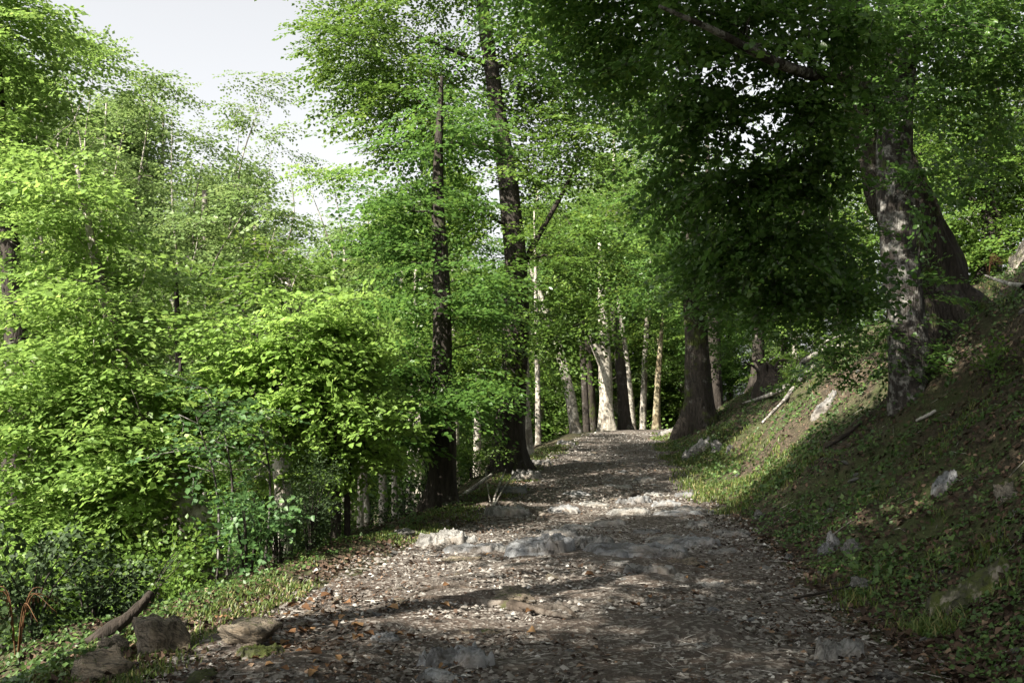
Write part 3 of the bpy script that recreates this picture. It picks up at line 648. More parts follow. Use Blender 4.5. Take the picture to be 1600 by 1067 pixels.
def copy_tree(k, x, y, s, rz, label, group):
    src = protos[k]
    if not used[k]: used[k] = True; o = src
    else:
        o = src.copy(); COL.objects.link(o)
        for ch in src.children:
            cc = ch.copy(); COL.objects.link(cc); cc.parent = o
    o.location = (x, y, float(H(x, y))); o.scale = (s, s, s * RNG.uniform(.9, 1.1)); o.rotation_euler = (0, 0, rz)
    o['label'] = label; o['group'] = group; o['category'] = 'tree'
spots = []
for i in range(14): spots.append((RNG.uniform(590, 1010), RNG.uniform(54, 80), 'v'))
for i in range(9): spots.append((RNG.uniform(1000, 1200), RNG.uniform(54, 75), 'c'))
for i in range(20): spots.append((-40 + i * 33 + RNG.uniform(-15, 15), RNG.uniform(44, 60), 'l'))
for i in range(9): spots.append((70 + i * 55 + RNG.uniform(-20, 20), RNG.uniform(21, 29), 'n'))
for i in range(9): spots.append((RNG.uniform(1180, 1640), RNG.uniform(38, 60), 'r'))
for i in range(8): spots.append((RNG.uniform(540, 690), RNG.uniform(34, 52), 'm'))
LB = {'v': ('distant green tree in the wood behind the path crest', 'far wood behind the crest'), 'c': ('distant tree in the wood right of the crest', 'far wood right of the crest'),
      'n': ('leafy tree on the slope behind the bright young tree', 'middle trees on the left slope'), 'l': ('far tree of the valley wood seen through the left crowns', 'valley wood on the left'), 'r': ('far tree on the upper hillside at right', 'wood on the upper right hillside'),
      'm': ('tree of the lower slope seen between the dark trunks', 'trees on the lower slope')}
for i, (u, Y, g) in enumerate(spots):
    sk = np.interp(u, [-50, 0, 60, 170, 250, 300, 350, 400, 450, 500, 560, 620], [0, 20, 70, 60, 140, 140, 170, 270, 340, 320, 210, 120])
    s = {'v': 1.45, 'c': .95, 'l': 0.8, 'n': 0.5, 'r': 0.8, 'm': .85}[g] * RNG.uniform(.85, 1.1)
    if g in 'ln':
        vt = sk + RNG.uniform(25, 170) if g == 'l' else max(sk + 60, RNG.uniform(330, 520)); gz = G(u, Y)[2]; s = (at(u, vt, Y)[2] - gz) / (17.5, 20)[0]
    copy_tree(1 if g == 'l' else ((0, 2)[i % 2] if g == 'n' else i % 3), (u - 800) / F_PX * Y, Y, s, RNG.uniform(0, 6.28), *LB[g])
# the wood goes on behind and beside the viewer: these trees shade the foreground
SIDE = 'trees beside the viewer'
for i, (x, y, s) in enumerate([(-10.5, -2.5, 1.0), (-4.6, -3.4, 1.0), (-7.5, -8, 1.0), (4.5, -8, 0.9), (-7.0, -0.6, 1.0)]):
    copy_tree((0, 2, 1, 2, 0)[i], x, y, s, i * 1.3, 'tree standing beside the viewer, outside the picture', SIDE)
g0 = np.array([6.8, 3.2, float(H(6.8, 3.2))])  # out of view; boughs placed overhead to shade the foreground and bank
make_tree('shade_tree', 'unseen tree right of the viewer, its high boughs added to shade path and bank', [g0, g0 + [-.2, .2, 3.5], g0 + [-1, .8, 6.5], g0 + [-2.2, 1.6, 9]], [.3, .26, .2, .05],
          [((3.6, 5.5, 9.0), (2.4, 2.2, 1.1), 60), ((0.6, 6.3, 8.2), (2.4, 2.0, 0.9), 60), ((4.2, 9.5, 10.2), (2.6, 2.2, 1.1), 60), ((0.2, 2.6, 9.2), (2.6, 2.4, 1.1), 50), ((1.4, 10.0, 10.6), (2.2, 2.0, 1.0), 40)],
          M['leaf_deep'], M['bark_dark'], L=1.6, ls=0.18, seed=90, bare=0.5, many=0.6)
g0 = np.array([-5.8, 3.8, float(H(-5.8, 3.8))])  # unseen tree, bare below, crown set where it keeps sun off the near path
make_tree('shade_tree', 'unseen tree left of the viewer, its high boughs added to shade the near path', [g0, g0 + [.2, 0, 4], g0 + [.5, .2, 8], g0 + [.9, .4, 12]], [.28, .24, .18, .04],
          [((-3.4, 3.4, 8.0), (2.3, 2.2, 1.2), 60), ((-1.0, 6.0, 8.8), (2.2, 2.0, 1.1), 60), ((-5.0, 6.2, 9.2), (1.8, 1.8, 1.2), 45), ((-4.2, 0.6, 9.0), (2.2, 2.2, 1.2), 50), ((-2.4, 5.0, 11.0), (2.4, 2.2, 1.1), 50), ((-6.2, 5.0, 9.8), (2.0, 2.4, 1.2), 60), ((-4.0, 7.4, 10.4), (2.2, 1.8, 1.0), 50)],
          M['leaf_deep'], M['bark_dark'], L=1.6, ls=0.18, seed=91, bare=0.5, many=1.5)
g0 = np.array([10.2, 14.2, float(H(10.2, 14.2))])  # added beyond the right edge so its crown shades the bank
make_tree('shade_tree', 'unseen tree just right of the picture, added high over the bank to shade it', [g0, g0 + [-.3, 0, 3], g0 + [-1.2, .3, 6], g0 + [-2.6, .6, 9]], [.34, .3, .22, .05],
          [((5.0, 14.8, 12.0), (2.5, 2.2, 1.2), 60), ((2.0, 13.0, 11.0), (2.4, 2.0, 1.1), 55), ((5.8, 18.4, 12.4), (2.6, 2.2, 1.2), 55), ((2.4, 17.2, 11.8), (2.6, 2.2, 1.1), 55), ((7.6, 11.6, 12.0), (2.4, 2.2, 1.2), 45)],
          M['leaf_deep'], M['bark_dark'], L=1.6, ls=0.18, seed=92, bare=0.5, many=0.7)

# ------------------------------------------------------------------ rocks
def ico(sub):
    import bmesh
    bm = bmesh.new(); bmesh.ops.create_icosphere(bm, subdivisions=sub, radius=1.0)
    v = np.array([x.co[:] for x in bm.verts]); f = np.array([[q.index for q in p.verts] for p in bm.faces]); bm.free(); return v, f
ICO = {k: ico(k) for k in (2, 3, 4, 5)}
def rock_shape(seed, sub=4, cuts=9, layered=0.0, rough=0.10):
    r = np.random.default_rng(seed); v, f = ICO[sub]; v = v.copy()
    for _ in range(cuts):
        n = unit(r.normal(0, 1, 3)); d = r.uniform(0.42, 0.8); over = np.clip(v @ n - d, 0, None); v = v - over[:, None] * n
    v[:, :2] *= (1 + 0.3 * np.clip(-v[:, 2:], 0, 1))
    v = v * (1 + rough * fbm(v * 1.7 + seed, 4, seed)[:, None] + rough * 0.5 * fbm(v * 5 + seed, 3, seed + 3)[:, None])
    if layered:                                             # weathered limestone ridges
        a = r.uniform(0, 3.14); w = v @ np.array([math.cos(a), math.sin(a), 0.35])
        v = v + v * (layered * np.abs(np.sin(w * 10 + 3 * fbm(v * 1.3, 2, seed))))[:, None] * np.array([0.4, 0.4, 1.0])
    return v, f
ROCKS = {}
def rock_mesh(kind, mat):
    if (kind, mat) not in ROCKS:
        k, sd = kind[0], int(kind[1:])
        v, f = {'b': lambda: rock_shape(sd, 4, 14, 0.07, 0.24), 's': lambda: rock_shape(sd + 50, 4, 9, 0.24, 0.26), 'p': lambda: rock_shape(sd + 90, 3, 12, 0, 0.16)}[k]()
        me = mesh('rock', v, f, M[mat], False)
        ROCKS[(kind, mat)] = me
    return ROCKS[(kind, mat)]
def outcrop(p, rx, ry, hz, seed, mat, label, nx=46, ny=28):
    """bedrock showing through the ground: ridged, with ragged edges that dip into the soil"""
    r = np.random.default_rng(900 + seed); rot = {6: .75, 8: -.12, 10: .3, 7: .4}.get(seed, r.uniform(-.35, .35))
    A, Bq = np.meshgrid(np.linspace(-1.25, 1.25, nx), np.linspace(-1.25, 1.25, ny)); cx, cy0 = p[0], p[1] + ry * .7
    Xw = cx + A * rx * math.cos(rot) - Bq * ry * math.sin(rot); Yw = cy0 + A * rx * math.sin(rot) + Bq * ry * math.cos(rot)
    q = np.stack([A * rx / max(rx, ry) * 2 + seed * 7.3, Bq * ry / max(rx, ry) * 2, 0 * A], -1)
    mask = 1 - (np.abs(A) ** 2.2 + np.abs(Bq) ** 2.2) + 0.55 * fbm(q * .75, 2, seed) + 0.16 * fbm(q * 4, 3, seed + 2)
    an = r.uniform(.7, 1.6); w = q[..., 0] * math.cos(an) + q[..., 1] * math.sin(an) + .35 * fbm(q * 1.4, 3, seed + 5)
    saw = (w * 0.9) % 1.0; ridge = np.where(saw < .6, saw / .6, (1 - saw) / .4)          # tilted strata
    top = 0.52 + 0.35 * ridge + 0.18 * fbm(q * 1.0, 2, seed + 9) + .16 * fbm(q * 5, 3, seed + 4); top = 0.55 * top + 0.45 * np.round(top * 3.5) / 3.5
    z = hz * np.clip(mask / .3, -0.35, 1) * np.where(mask > 0, np.clip(top, .1, 1.2), 1) - .015
    V = np.stack([Xw - cx, Yw - cy0, H(Xw, Yw) + z - float(H(cx, cy0))], -1).reshape(-1, 3)
    return obj('rock', mesh('rock', V, grid_faces(ny, nx), M[mat], False), loc=(cx, cy0, float(H(cx, cy0))), label=label, cat='rock')
def rock(u, v, w, h, kind, mat, label, depth=0.9, rz=None, sink=0.55, name='rock', lean=0.0):
    p = hit(u, v); Y = p[1]; sx = w * Y / F_PX / 2; sz = h * Y / F_PX * 0.8
    if kind[0] == 's': return outcrop(p, sx * 1.1, max(sx * depth * .75, .12), min(sz * .95, .24), int(kind[1:]), mat, label)
    o = obj(name, rock_mesh(kind, mat), label=label, cat='rock')
    o.scale = (sx, sx * depth, sz); o.rotation_euler = (RNG.normal(0, .12), lean, RNG.uniform(-.35, .35) if rz is None else rz)
    x, y = p[0], p[1] + sx * depth * 0.5
    o.location = (x, y, float(H(x, y)) + sz * (0.9 - 2 * sink)); return o
for a in [
    (240, 1026, 120, 74, 'b1', 'rock_tan', 'angular grey-tan boulder at the left verge beside the dark log'),
    (150, 1066, 115, 62, 'b2', 'rock_tan', 'grey boulder in the bottom left corner of the verge'),
    (178, 1022, 60, 36, 'b3', 'rock_tan', 'brown boulder under the lower end of the dark log'),
    (279, 985, 30, 22, 'b4', 'rock_tan', 'small rounded pale stone right of the angular boulder'),
    (374, 1012, 140, 44, 'b5', 'rock_tan', 'broad low tan boulder on the left verge grass'),
    (398, 1028, 75, 26, 's1', 'rock_moss', 'moss-covered stone in front of the broad tan boulder'),
    (312, 1066, 64, 20, 'b6', 'rock_moss', 'mossy stone at the bottom edge left of the path'),
    (716, 1040, 105, 46, 's2', 'rock_blue', 'streaked blue-grey rock nearest the viewer on the path'),
    (688, 1066, 70, 18, 's3', 'rock_blue', 'flat blue-grey rock cut by the bottom edge of the picture'),
    (790, 940, 88, 28, 'b7', 'rock_tan', 'tan rock at the head of the exposed root'),
    (748, 992, 66, 14, 's4', 'rock_tan', 'flat tan stone between the root and the nearest rock'),
    (598, 1004, 44, 14, 's5', 'rock_blue', 'small dark flat stone left on the sunny path'),
    (716, 878, 74, 18, 'b8', 'rock_tan', 'sunlit smooth tan rock at the left of the path'),
    (852, 866, 130, 36, 's6', 'rock_blue', 'ridged grey limestone outcrop across the middle of the path'),
    (930, 858, 62, 28, 's7', 'rock', 'pale grey ledge end right of the ridged outcrop'),
    (992, 868, 150, 22, 's8', 'rock_blue', 'long flat limestone ledge across the path'),
    (1056, 872, 36, 20, 's9', 'rock', 'broken block at the right end of the limestone ledge'),
    (972, 886, 48, 18, 'b9', 'rock', 'rounded grey rock in front of the limestone ledge'),
    (1072, 884, 52, 16, 'b10', 'rock_tan', 'warm tan rock right of the limestone ledge'),
    (1062, 906, 42, 16, 'b11', 'rock', 'grey rock below the warm tan rock'),
    (738, 862, 110, 15, 's10', 'rock_blue', 'long low grey rock at the left path edge'),
    (790, 864, 34, 16, 's11', 'rock', 'small grey rock left of the ridged outcrop'),
    (700, 850, 84, 26, 's12', 'rock', 'grey rock on the left edge below the nearer dark tree'),
    (638, 836, 48, 14, 'b12', 'rock', 'grey rock on the verge left of the nearer dark tree'),
    (790, 806, 66, 20, 's13', 'rock', 'grey rock at the left path edge below the dead branches'),
    (992, 786, 54, 14, 's14', 'rock_blue', 'dark low rock in the middle of the far path'),
    (1022, 776, 34, 12, 's15', 'rock', 'pale rock beside the dark low rock'),
    (980, 804, 70, 12, 's16', 'rock', 'low pale ridge of rock across the far path'),
    (905, 828, 60, 12, 's17', 'rock', 'low grey rock above the ridged outcrop'),
    (1085, 800, 60, 12, 's18', 'rock', 'low flat rock at the right path edge'),
    (1112, 918, 40, 10, 's19', 'rock', 'small flat grey stone right of the path middle'),
    (1316, 1030, 64, 40, 's20', 'rock', 'pale broken rock at the lower right of the path'),
    (1398, 1062, 56, 24, 'b13', 'rock', 'green-grey rock at the bottom edge right of the path'),
    (1360, 920, 50, 28, 'b14', 'rock', 'grey rock at the foot of the right bank'),
    (1530, 940, 120, 50, 's21', 'rock_moss', 'big half-buried rock low on the right bank'),
    (1306, 860, 56, 52, 'b15', 'rock_blue', 'upright grey rock jutting from the right bank'),
    (1336, 862, 60, 34, 'b16', 'rock', 'slanting grey rock beside the upright one on the bank'),
    (1588, 778, 64, 44, 'b17', 'rock_moss', 'mossy rock at the right edge of the bank'),
    (1126, 704, 28, 28, 'b18', 'rock', 'pale upright rock on the far bank'),
    (1092, 708, 40, 22, 's22', 'rock', 'grey outcrop left of the pale upright rock'),
    (1140, 706, 18, 16, 'b19', 'rock', 'small pale rock right of the pale upright rock'),
    (1186, 810, 26, 18, 'b20', 'rock', 'grey rock at the bank foot level with the far rocks'),
    (1146, 838, 52, 14, 's23', 'rock', 'flat rock where the path meets the right bank'),
    (1232, 876, 32, 14, 'b21', 'rock', 'grey stone below the bank between path and upright rock'),
    (1452, 1004, 26, 14, 'b22', 'rock', 'small stone beside the lit grass tuft at right'),
    (1480, 762, 40, 22, 's24', 'rock_blue', 'dark rock in the middle of the shaded bank'),
    (1290, 640, 36, 16, 's25', 'rock', 'low rock below the forked fallen branch'),
    (818, 750, 46, 20, 's26', 'rock', 'grey rock in the left verge beside the farther dark tree'),
    (800, 772, 44, 18, 's27', 'rock_blue', 'blue-grey rock at the left verge below the farther dark tree'),
    (846, 728, 34, 12, 's28', 'rock', 'low rock along the left verge beyond the farther dark tree'),
    (884, 696, 28, 10, 's29', 'rock', 'rock at the far end of the left verge'),
    (1042, 664, 30, 12, 's30', 'rock', 'pale rocks heap at the right end of the crest'),
    ]: rock(*a, **(dict(sink=.38) if a[0] < 420 else {}))
for i, (u, v) in enumerate([(872, 838), (915, 846), (948, 822), (1012, 834), (1046, 846), (1092, 852), (1098, 822), (1056, 806), (930, 792), (900, 776), (968, 762), (1040, 790), (1128, 868), (880, 800), (1010, 752), (1070, 776), (1020, 898)]):
    q = hit(u, v); w_ = RNG.uniform(.16, .38)
    o = outcrop(q, w_, w_ * RNG.uniform(.5, .9), RNG.uniform(.05, .11), 300 + i, ('rock', 'rock_blue')[i % 2], 'small flat limestone slab half buried in the middle of the path', 24, 16); o['group'] = 'half-buried slabs in the path'
bo = obj('boulder', rock_mesh('b31', 'rock_moss'), label='big mossy boulder at the right edge high on the hillside', cat='rock')
p = at(1596, 410, 24); p[2] = H(p[0], p[1]); bo.location = (p[0], p[1], p[2] + .35); bo.scale = (0.75, 0.7, 0.75)

# ------------------------------------------------------------------ roots and dead wood
def strand(name, label, pts, radii, mat, cat, sides=9, n=26, lift=0.35, side_branches=(), rough=0.22, seed=0):
    """pts: (u, v) on the ground, or world points"""
    W = []
    for p in pts:
        if len(p) == 2: q = hit(*p); q = np.array([q[0], q[1], float(H(q[0], q[1]))])
        else: q = np.array(p, float)
        W.append(q)
    base = W[0].copy(); c = resample([w - base for w in W], n); r = np.interp(np.linspace(0, 1, n), np.linspace(0, 1, len(radii)), radii)
    c[:, 2] += r * lift; rr = np.random.default_rng(seed)
    def mod(c_, a):
        q = np.stack([np.cos(a)[None] + 0 * c_[:, :1], np.sin(a)[None] + 0 * c_[:, :1], np.arange(len(c_))[:, None] * .35 + 0 * a[None]], -1)
        return 1 + rough * fbm(q * 1.2 + seed, 3, seed)
    s = Soup(); add_tube(s, c, r, sides, mod)
    root = obj(name, None, loc=tuple(base), label=label, cat=cat); root.empty_display_size = .1
    obj('stem', s.mesh('stem', mat, True), root)
    for sp, sr in side_branches:
        q = [ (np.array(x, float) if len(x) == 3 else hit(*x) + np.array([0, 0, .03])) - base for x in sp]
        s = Soup(); add_tube(s, resample(q, 12), np.interp(np.linspace(0, 1, 12), np.linspace(0, 1, len(sr)), sr), 6, None); obj('branch', s.mesh('branch', mat, True), root)
    return root
strand('exposed_root', 'gnarled exposed root snaking over the sunny middle of the path', [(630, 938), (700, 936), (770, 945), (830, 952), (880, 952), (905, 968)], [0.015, .035, .045, .04, .03, .01], M['root'], 'root', seed=1, lift=0.1,
       side_branches=[([(800, 948), (850, 962), (895, 972)], [.035, .03, .01])])
strand('exposed_root', 'thin root curving left of the exposed tan rock', [(625, 946), (660, 925), (720, 920), (770, 930)], [.01, .03, .035, .02], M['root'], 'root', seed=2, lift=0.0)
strand('exposed_root', 'brown root hump at the left path edge under the dead branches', [(745, 790), (800, 792), (850, 806), (900, 812)], [.05, .09, .07, .02], M['root'], 'root', seed=3, lift=0.0)
strand('exposed_root', 'dark root lump in the middle of the far path', [(970, 782), (995, 776), (1020, 777)], [.03, .07, .03], M['wood_dark'], 'root', seed=4, lift=0.2)
p0 = hit(128, 1012); 
strand('fallen_log', 'dark dead branch leaning up from the bottom left verge', [p0 + np.array([-.15, 0, -.1]), at(170, 985, p0[1] + .1), at(210, 955, p0[1] + .2), at(237, 926, p0[1] + .3)], [.05, .05, .04, .03], M['wood_dark'], 'log', seed=5, lift=0)
strand('fallen_branch', 'thin dead branch in the bushes at the left path edge', [at(405, 905, 10.6), at(430, 893, 10.7), at(450, 884, 10.8)], [.025, .02, .012], M['wood_dead'], 'branch', seed=6, lift=0)
def lay(u, v, dz=0.05):
    q = hit(u, v); return (q[0], q[1], float(H(q[0], q[1])) + dz)
strand('fallen_branch', 'pale forked fallen branch lying down the right bank', [lay(1325, 556, .25), lay(1280, 566, .22), lay(1252, 580, .2), lay(1236, 606, .1), lay(1200, 622), lay(1160, 634)], [.09, .1, .085, .08, .065, .03], M['wood_dead'], 'branch', seed=7,
       side_branches=[([lay(1262, 573, .2), lay(1290, 550, .3), lay(1330, 540, .35)], [.05, .04, .02])])
strand('fallen_branch', 'long grey fallen pole slanting down the bank below the forked branch', [lay(1296, 562, .15), lay(1258, 592, .12), lay(1228, 630, .1), lay(1192, 664, .05)], [.045, .06, .055, .03], M['wood_dead'], 'branch', seed=8)
strand('fallen_branch', 'short dark branch piece in the middle of the bank', [lay(1290, 706), lay(1315, 690), lay(1345, 668)], [.02, .03, .02], M['wood_dark'], 'branch', seed=9)
strand('fallen_branch', 'short grey branch piece higher up the bank', [lay(1432, 664), lay(1450, 655), lay(1462, 648)], [.02, .025, .02], M['wood_dead'], 'branch', seed=10)
strand('fallen_branch', 'dark stick lying across the lower right of the path', [lay(1240, 945), lay(1290, 935), lay(1330, 925)], [.008, .012, .008], M['wood_dark'], 'branch', seed=11)
strand('fallen_branch', 'dead branch on the slope between the two dark trees', [at(690, 800, 19.5), at(730, 770, 20.2), at(768, 742, 21)], [.04, .045, .03], M['wood_dead'], 'branch', seed=12)
strand('fallen_branch', 'broken dead sticks at the foot of the farther dark tree', [lay(770, 800, .02), lay(775, 785, .15), lay(790, 762, .35)], [.02, .02, .01], M['wood_dead'], 'branch', seed=13,
       side_branches=[([lay(772, 795, .05), lay(790, 780, .25), lay(806, 765, .3)], [.015, .012, .006]), ([lay(768, 798, .02), lay(762, 780, .2), lay(758, 765, .4)], [.014, .012, .006])])
strand('dead_branch', 'bare dead branch on the high slope right of the mossy trunk', [lay(1600, 468, .2), lay(1570, 462, .25), lay(1540, 452, .3)], [.05, .04, .02], M['wood_dead'], 'branch', seed=14)
# stump with torn roots at the top of the bank
q = hit(1200, 612)
st = obj('stump', None, loc=(q[0], q[1], float(H(q[0], q[1]))), label='dark rotten stump with torn-up roots on the bank', cat='stump')
me, _, _ = trunk_mesh('stump_body', [np.array([0, 0, -.4]), np.array([0.05, 0, .3]), np.array([-.1, 0, .75])], [.42, .36, .22], M['wood_dark'], 0.5, n=16, rough=.35, seed=77); obj('stump_body', me, st)
for k in range(6):
    a = k * 1.05 + .3; s = Soup(); add_tube(s, resample([np.array([0.15 * math.cos(a), .1 * math.sin(a), .5]), np.array([.45 * math.cos(a), .3 * math.sin(a), .75 + .1 * (k % 3)]), np.array([.85 * math.cos(a + .2), .5 * math.sin(a), .7 + .2 * (k % 2)])], 9), np.linspace(.06, .012, 9), 6); obj('root', s.mesh('root', M['wood_dark'], True), st)

# ------------------------------------------------------------------ shrubs and undergrowth
def shrub(name, label, base, w, h, leaf, stemmat, ls, L, n, seed, shape='2', stems=7, cat='shrub', tilt=0.5, group=None, low=0.25, droop=0.1):
    rng = np.random.default_rng(500 + seed); base = np.array(base, float)
    root = obj(name, None, loc=tuple(base), label=label, cat=cat, group=group); root.empty_display_size = .1
    tips = []
    for k in range(stems):
        a = rng.uniform(0, 6.28); rad = w * rng.uniform(.2, .85); tip = np.array([rad * math.cos(a), rad * math.sin(a), h * rng.uniform(.6, 1)])
        c = resample([np.array([0, 0, -.1]) + .06 * w * np.array([math.cos(a), math.sin(a), 0]), tip * np.array([.35, .35, .55]), tip], 10); tips.append(c)
        s = Soup(); add_tube(s, c, np.linspace(.012 + .006 * h, .003, 10), 5); obj('stem', s.mesh('stem', stemmat, True), root)
    c = np.concatenate([t[int(10 * low):] for t in tips]); i = rng.integers(0, len(c), n)
    org = c[i] + rng.normal(0, .05 * w, (n, 3)); ax = unit(org * np.array([1, 1, 0.1]) + rng.normal(0, .45, (n, 3)) * w + np.array([0, 0, .12 * h]))
    s = Soup(); T = boughs(L, ls, shape, tilt=tilt, droop=droop, dens=1.0, wide=0.5); place_boughs(s, T, org, ax, rng.uniform(.7, 1.2, n), rng, .45)
    obj('foliage', s.mesh('foliage', leaf), root, kind='stuff'); return root
def gp(u, Y): return G(u, Y)
shrub('leafy_shrub', 'teal green leafy shrub at the left path edge', gp(392, 10.6), 0.36, 0.85, M['leaf_teal'], M['bark_dark'], .07, .45, 46, 1, '4')
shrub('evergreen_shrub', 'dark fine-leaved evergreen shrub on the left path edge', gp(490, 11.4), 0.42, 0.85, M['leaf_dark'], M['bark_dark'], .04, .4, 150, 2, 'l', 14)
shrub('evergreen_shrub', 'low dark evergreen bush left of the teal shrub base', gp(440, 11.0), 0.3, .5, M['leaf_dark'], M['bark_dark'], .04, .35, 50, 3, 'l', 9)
def sapling(label, u, Y, vtop, seed, n, wid, lean=0, leafm='leaf_teal'):
    bb = gp(u, Y); top = at(u + lean, vtop, Y)
    make_tree('sapling', label, [bb, bb * .55 + top * .45 + np.array([.09, 0, 0]), top + np.array([-.05, 0, -.35])], [.018, .013, .005], [(at(u + lean, vtop + 50, Y), (wid, wid * .8, .38), n), (at(u + lean * .6 - 30, vtop + 120, Y), (wid * .8, wid * .7, .3), n // 2)], M[leafm], M['bark_lichen'], L=.6, ls=.075, seed=seed, bare=.45, flare=.1, cat='sapling', sides=8, rough=.04)
sapling('thin sapling with blue-green leaves, leftmost of the three by the teal shrub', 345, 10.8, 600, 201, 6, .42, -30)
sapling('thin straight sapling with blue-green leaves above the teal shrub', 357, 11.2, 590, 202, 4, .36, -6)
sapling('thin straight sapling just left of the grey trunk', 414, 11.6, 600, 203, 4, .34, -2)
for i, (u, Y, w, h, lf, lb) in enumerate([
        (60, 8.2, .7, .8, 'leaf_dark', 'dark undergrowth bush at the bottom left corner'), (150, 8.8, .5, .6, 'leaf_dark', 'green bush above the dark log'), (230, 10, .6, .8, 'leaf_mid', 'green bush behind the angular boulder'),
        (-20, 9, .8, 1.2, 'leaf_mid', 'green bush cut by the left picture edge'), (300, 11.5, .6, .9, 'leaf_mid', 'green bush at the foot of the leaning trunk'), (620, 20, .7, .8, 'leaf_dark', 'dark bush at the foot of the nearer dark tree'),
        (660, 18.5, .6, .7, 'leaf_dark', 'dark low bush between the grey trunks and the nearer dark tree'), (740, 22, .7, .8, 'leaf_mid', 'green bush between the two dark trunks'),
        (1550, 13.5, .35, .35, 'leaf_mid', 'small green plant clump at the right on the bank'), (1300, 24, .5, .6, 'leaf_mid', 'small bush on the bank behind the forked branch'), (1240, 27, .5, .7, 'leaf_mid', 'small bush right of the rotten stump')]):
    shrub('bush', lb, gp(u, Y), w, h, M[lf], M['bark_dark'], .06, .45, int(75 * w * h / .6) + 16, 20 + i, stems=8)
GR = 'undergrowth on the lower slope'
for i in range(18):
    Y = RNG.uniform(22, 40); u = RNG.uniform(-20, 800 - 4 * max(0, 30 - Y) ** 1.0)
    x = (u - 800) / F_PX * Y
    if ledge(Y) - x < 1.8: continue
    shrub('slope_bush', 'green bush on the shaded lower slope among the trunks', gp(u, Y), RNG.uniform(.8, 1.5), RNG.uniform(1.0, 2.6), M[('leaf_mid', 'leaf_fine', 'leaf_sun')[i % 3]], M['bark_dark'], .12, .9, 46, 60 + i, stems=6, group=GR)
# dead brown fern at the bottom left
def fern(label, base, seed, h):
    rng = np.random.default_rng(seed); root = obj('dead_fern', None, loc=tuple(base), label=label, cat='fern'); root.empty_display_size = .1
    for k in range(7):
        a = rng.uniform(0, 6.28); ln = h * rng.uniform(.7, 1.1)
        c = resample([np.zeros(3), np.array([.12 * math.cos(a), .12 * math.sin(a), .7]) * ln, np.array([.45 * math.cos(a), .45 * math.sin(a), .55]) * ln], 14)
        s = Soup(); add_tube(s, c, np.linspace(.006, .002, 14), 3)
        for j in range(3, 14):
            for sd in (-1, 1):
                d = unit(np.cross(c[j] - c[j - 1], [0, 0, 1]) * sd + np.array([0, 0, -.8])); q = .17 * ln * (1 - j / 16)
                s.add(np.array([c[j], c[j] + d * q * .5 + np.array([0, 0, .015]), c[j] + d * q, c[j] + d * q * .5 - np.array([0, .01, .02])]), np.array([[0, 2, 1], [0, 3, 2]]), rng.uniform(.1, .7))
        obj('frond', s.mesh('frond', M['leaf_dead']), root)
fern('withered brown fern at the bottom left corner', gp(42, 7.6), 1, .75)
fern('smaller withered brown fern behind the first at far left', gp(8, 8.2), 2, .7)
fern('reddish withered shrub high on the right hillside', gp(1550, 23), 3, .9)

# ------------------------------------------------------------------ small cover: litter, gravel, grass, herbs
def scatter(n, y0, y1, xlo, xhi, p=1.35):
    """ground points, thinning out with distance"""
    t = RNG.uniform(0, 1, n); e = 1 - p; y = (y0 ** e + t * (y1 ** e - y0 ** e)) ** (1 / e)
    x = RNG.uniform(0, 1, n) * (xhi(y) - xlo(y)) + xlo(y); return x, y
def surf(x, y):
    z = H(x, y); P = np.stack([x, y, z], -1)
    e = 0.06; nx = (H(x - e, y) - H(x + e, y)) / (2 * e); ny = (H(x, y - e) - H(x, y + e)) / (2 * e)
    return P, unit(np.stack([nx, ny, np.ones_like(nx)], -1))
def flat_leaves(name, x, y, size, mat, lift=0.006, tilt=0.28, shape=LEAF2, tint=None, curl=1.0):
    P, N = surf(x, y); n = len(x); N = unit(N + RNG.normal(0, tilt, N.shape)); a = unit(RNG.normal(0, 1, (n, 3)))
    X_ = unit(np.cross(a, N)); Y2 = np.cross(N, X_); R = np.stack([X_, Y2, N], -1)
    P = P + np.array([0, 0, 1.0]) * (lift + RNG.uniform(0, .012, n))[:, None]
    sv, sf = shape; sv = sv * np.array([1, 1, curl])
    V = P[:, None] + np.einsum('nij,kj->nki', R, sv) * size[:, None, None]
    F = (np.arange(n)[:, None, None] * len(sv) + sf[None]).reshape(-1, 3)
    t = RNG.uniform(0, 1, n) ** 1.6 if tint is None else tint
    return mesh(name, V.reshape(-1, 3), F, mat, attrs={'tint': np.repeat(t, len(sv))})
def pl(y): return ledge(y) - 0.1
def pr(y): return redge(y) + 0.1
x, y = scatter(30000, 4.2, 40, pl, pr)
e_ = np.minimum(x - ledge(y), redge(y) - x); k = fbm(np.stack([x, y, 0 * x], -1) * 1.1, 3, 57) + np.clip(.8 - e_ * 1.1, -.3, .8) > RNG.uniform(-1.0, .7, len(x)); x, y = x[k], y[k]
obj('leaf_litter', flat_leaves('leaf_litter', x, y, RNG.uniform(.015, .055, len(x)), M['leaf_litter'], curl=2.0, tilt=.35), kind='stuff', label='brown leaf litter and bark chips strewn over the path', cat='litter')
x, y = scatter(42000, 4.2, 40, lambda y: redge(y) - .1, lambda y: redge(y) + np.clip(.62 * y, 3, 12))
obj('leaf_litter', flat_leaves('leaf_litter', x, y, RNG.uniform(.03, .085, len(x)), M['leaf_litter'], curl=2.0, tilt=.45), kind='stuff', label='dark brown leaf litter covering the right bank', cat='litter')
x, y = scatter(16000, 5, 34, lambda y: ledge(y) - np.clip(.3 * y, 1.5, 7), lambda y: ledge(y) + .2)
obj('leaf_litter', flat_leaves('leaf_litter', x, y, RNG.uniform(.03, .08, len(x)), M['leaf_litter'], curl=2.0, tilt=.45), kind='stuff', label='brown leaf litter on the left slope', cat='litter')
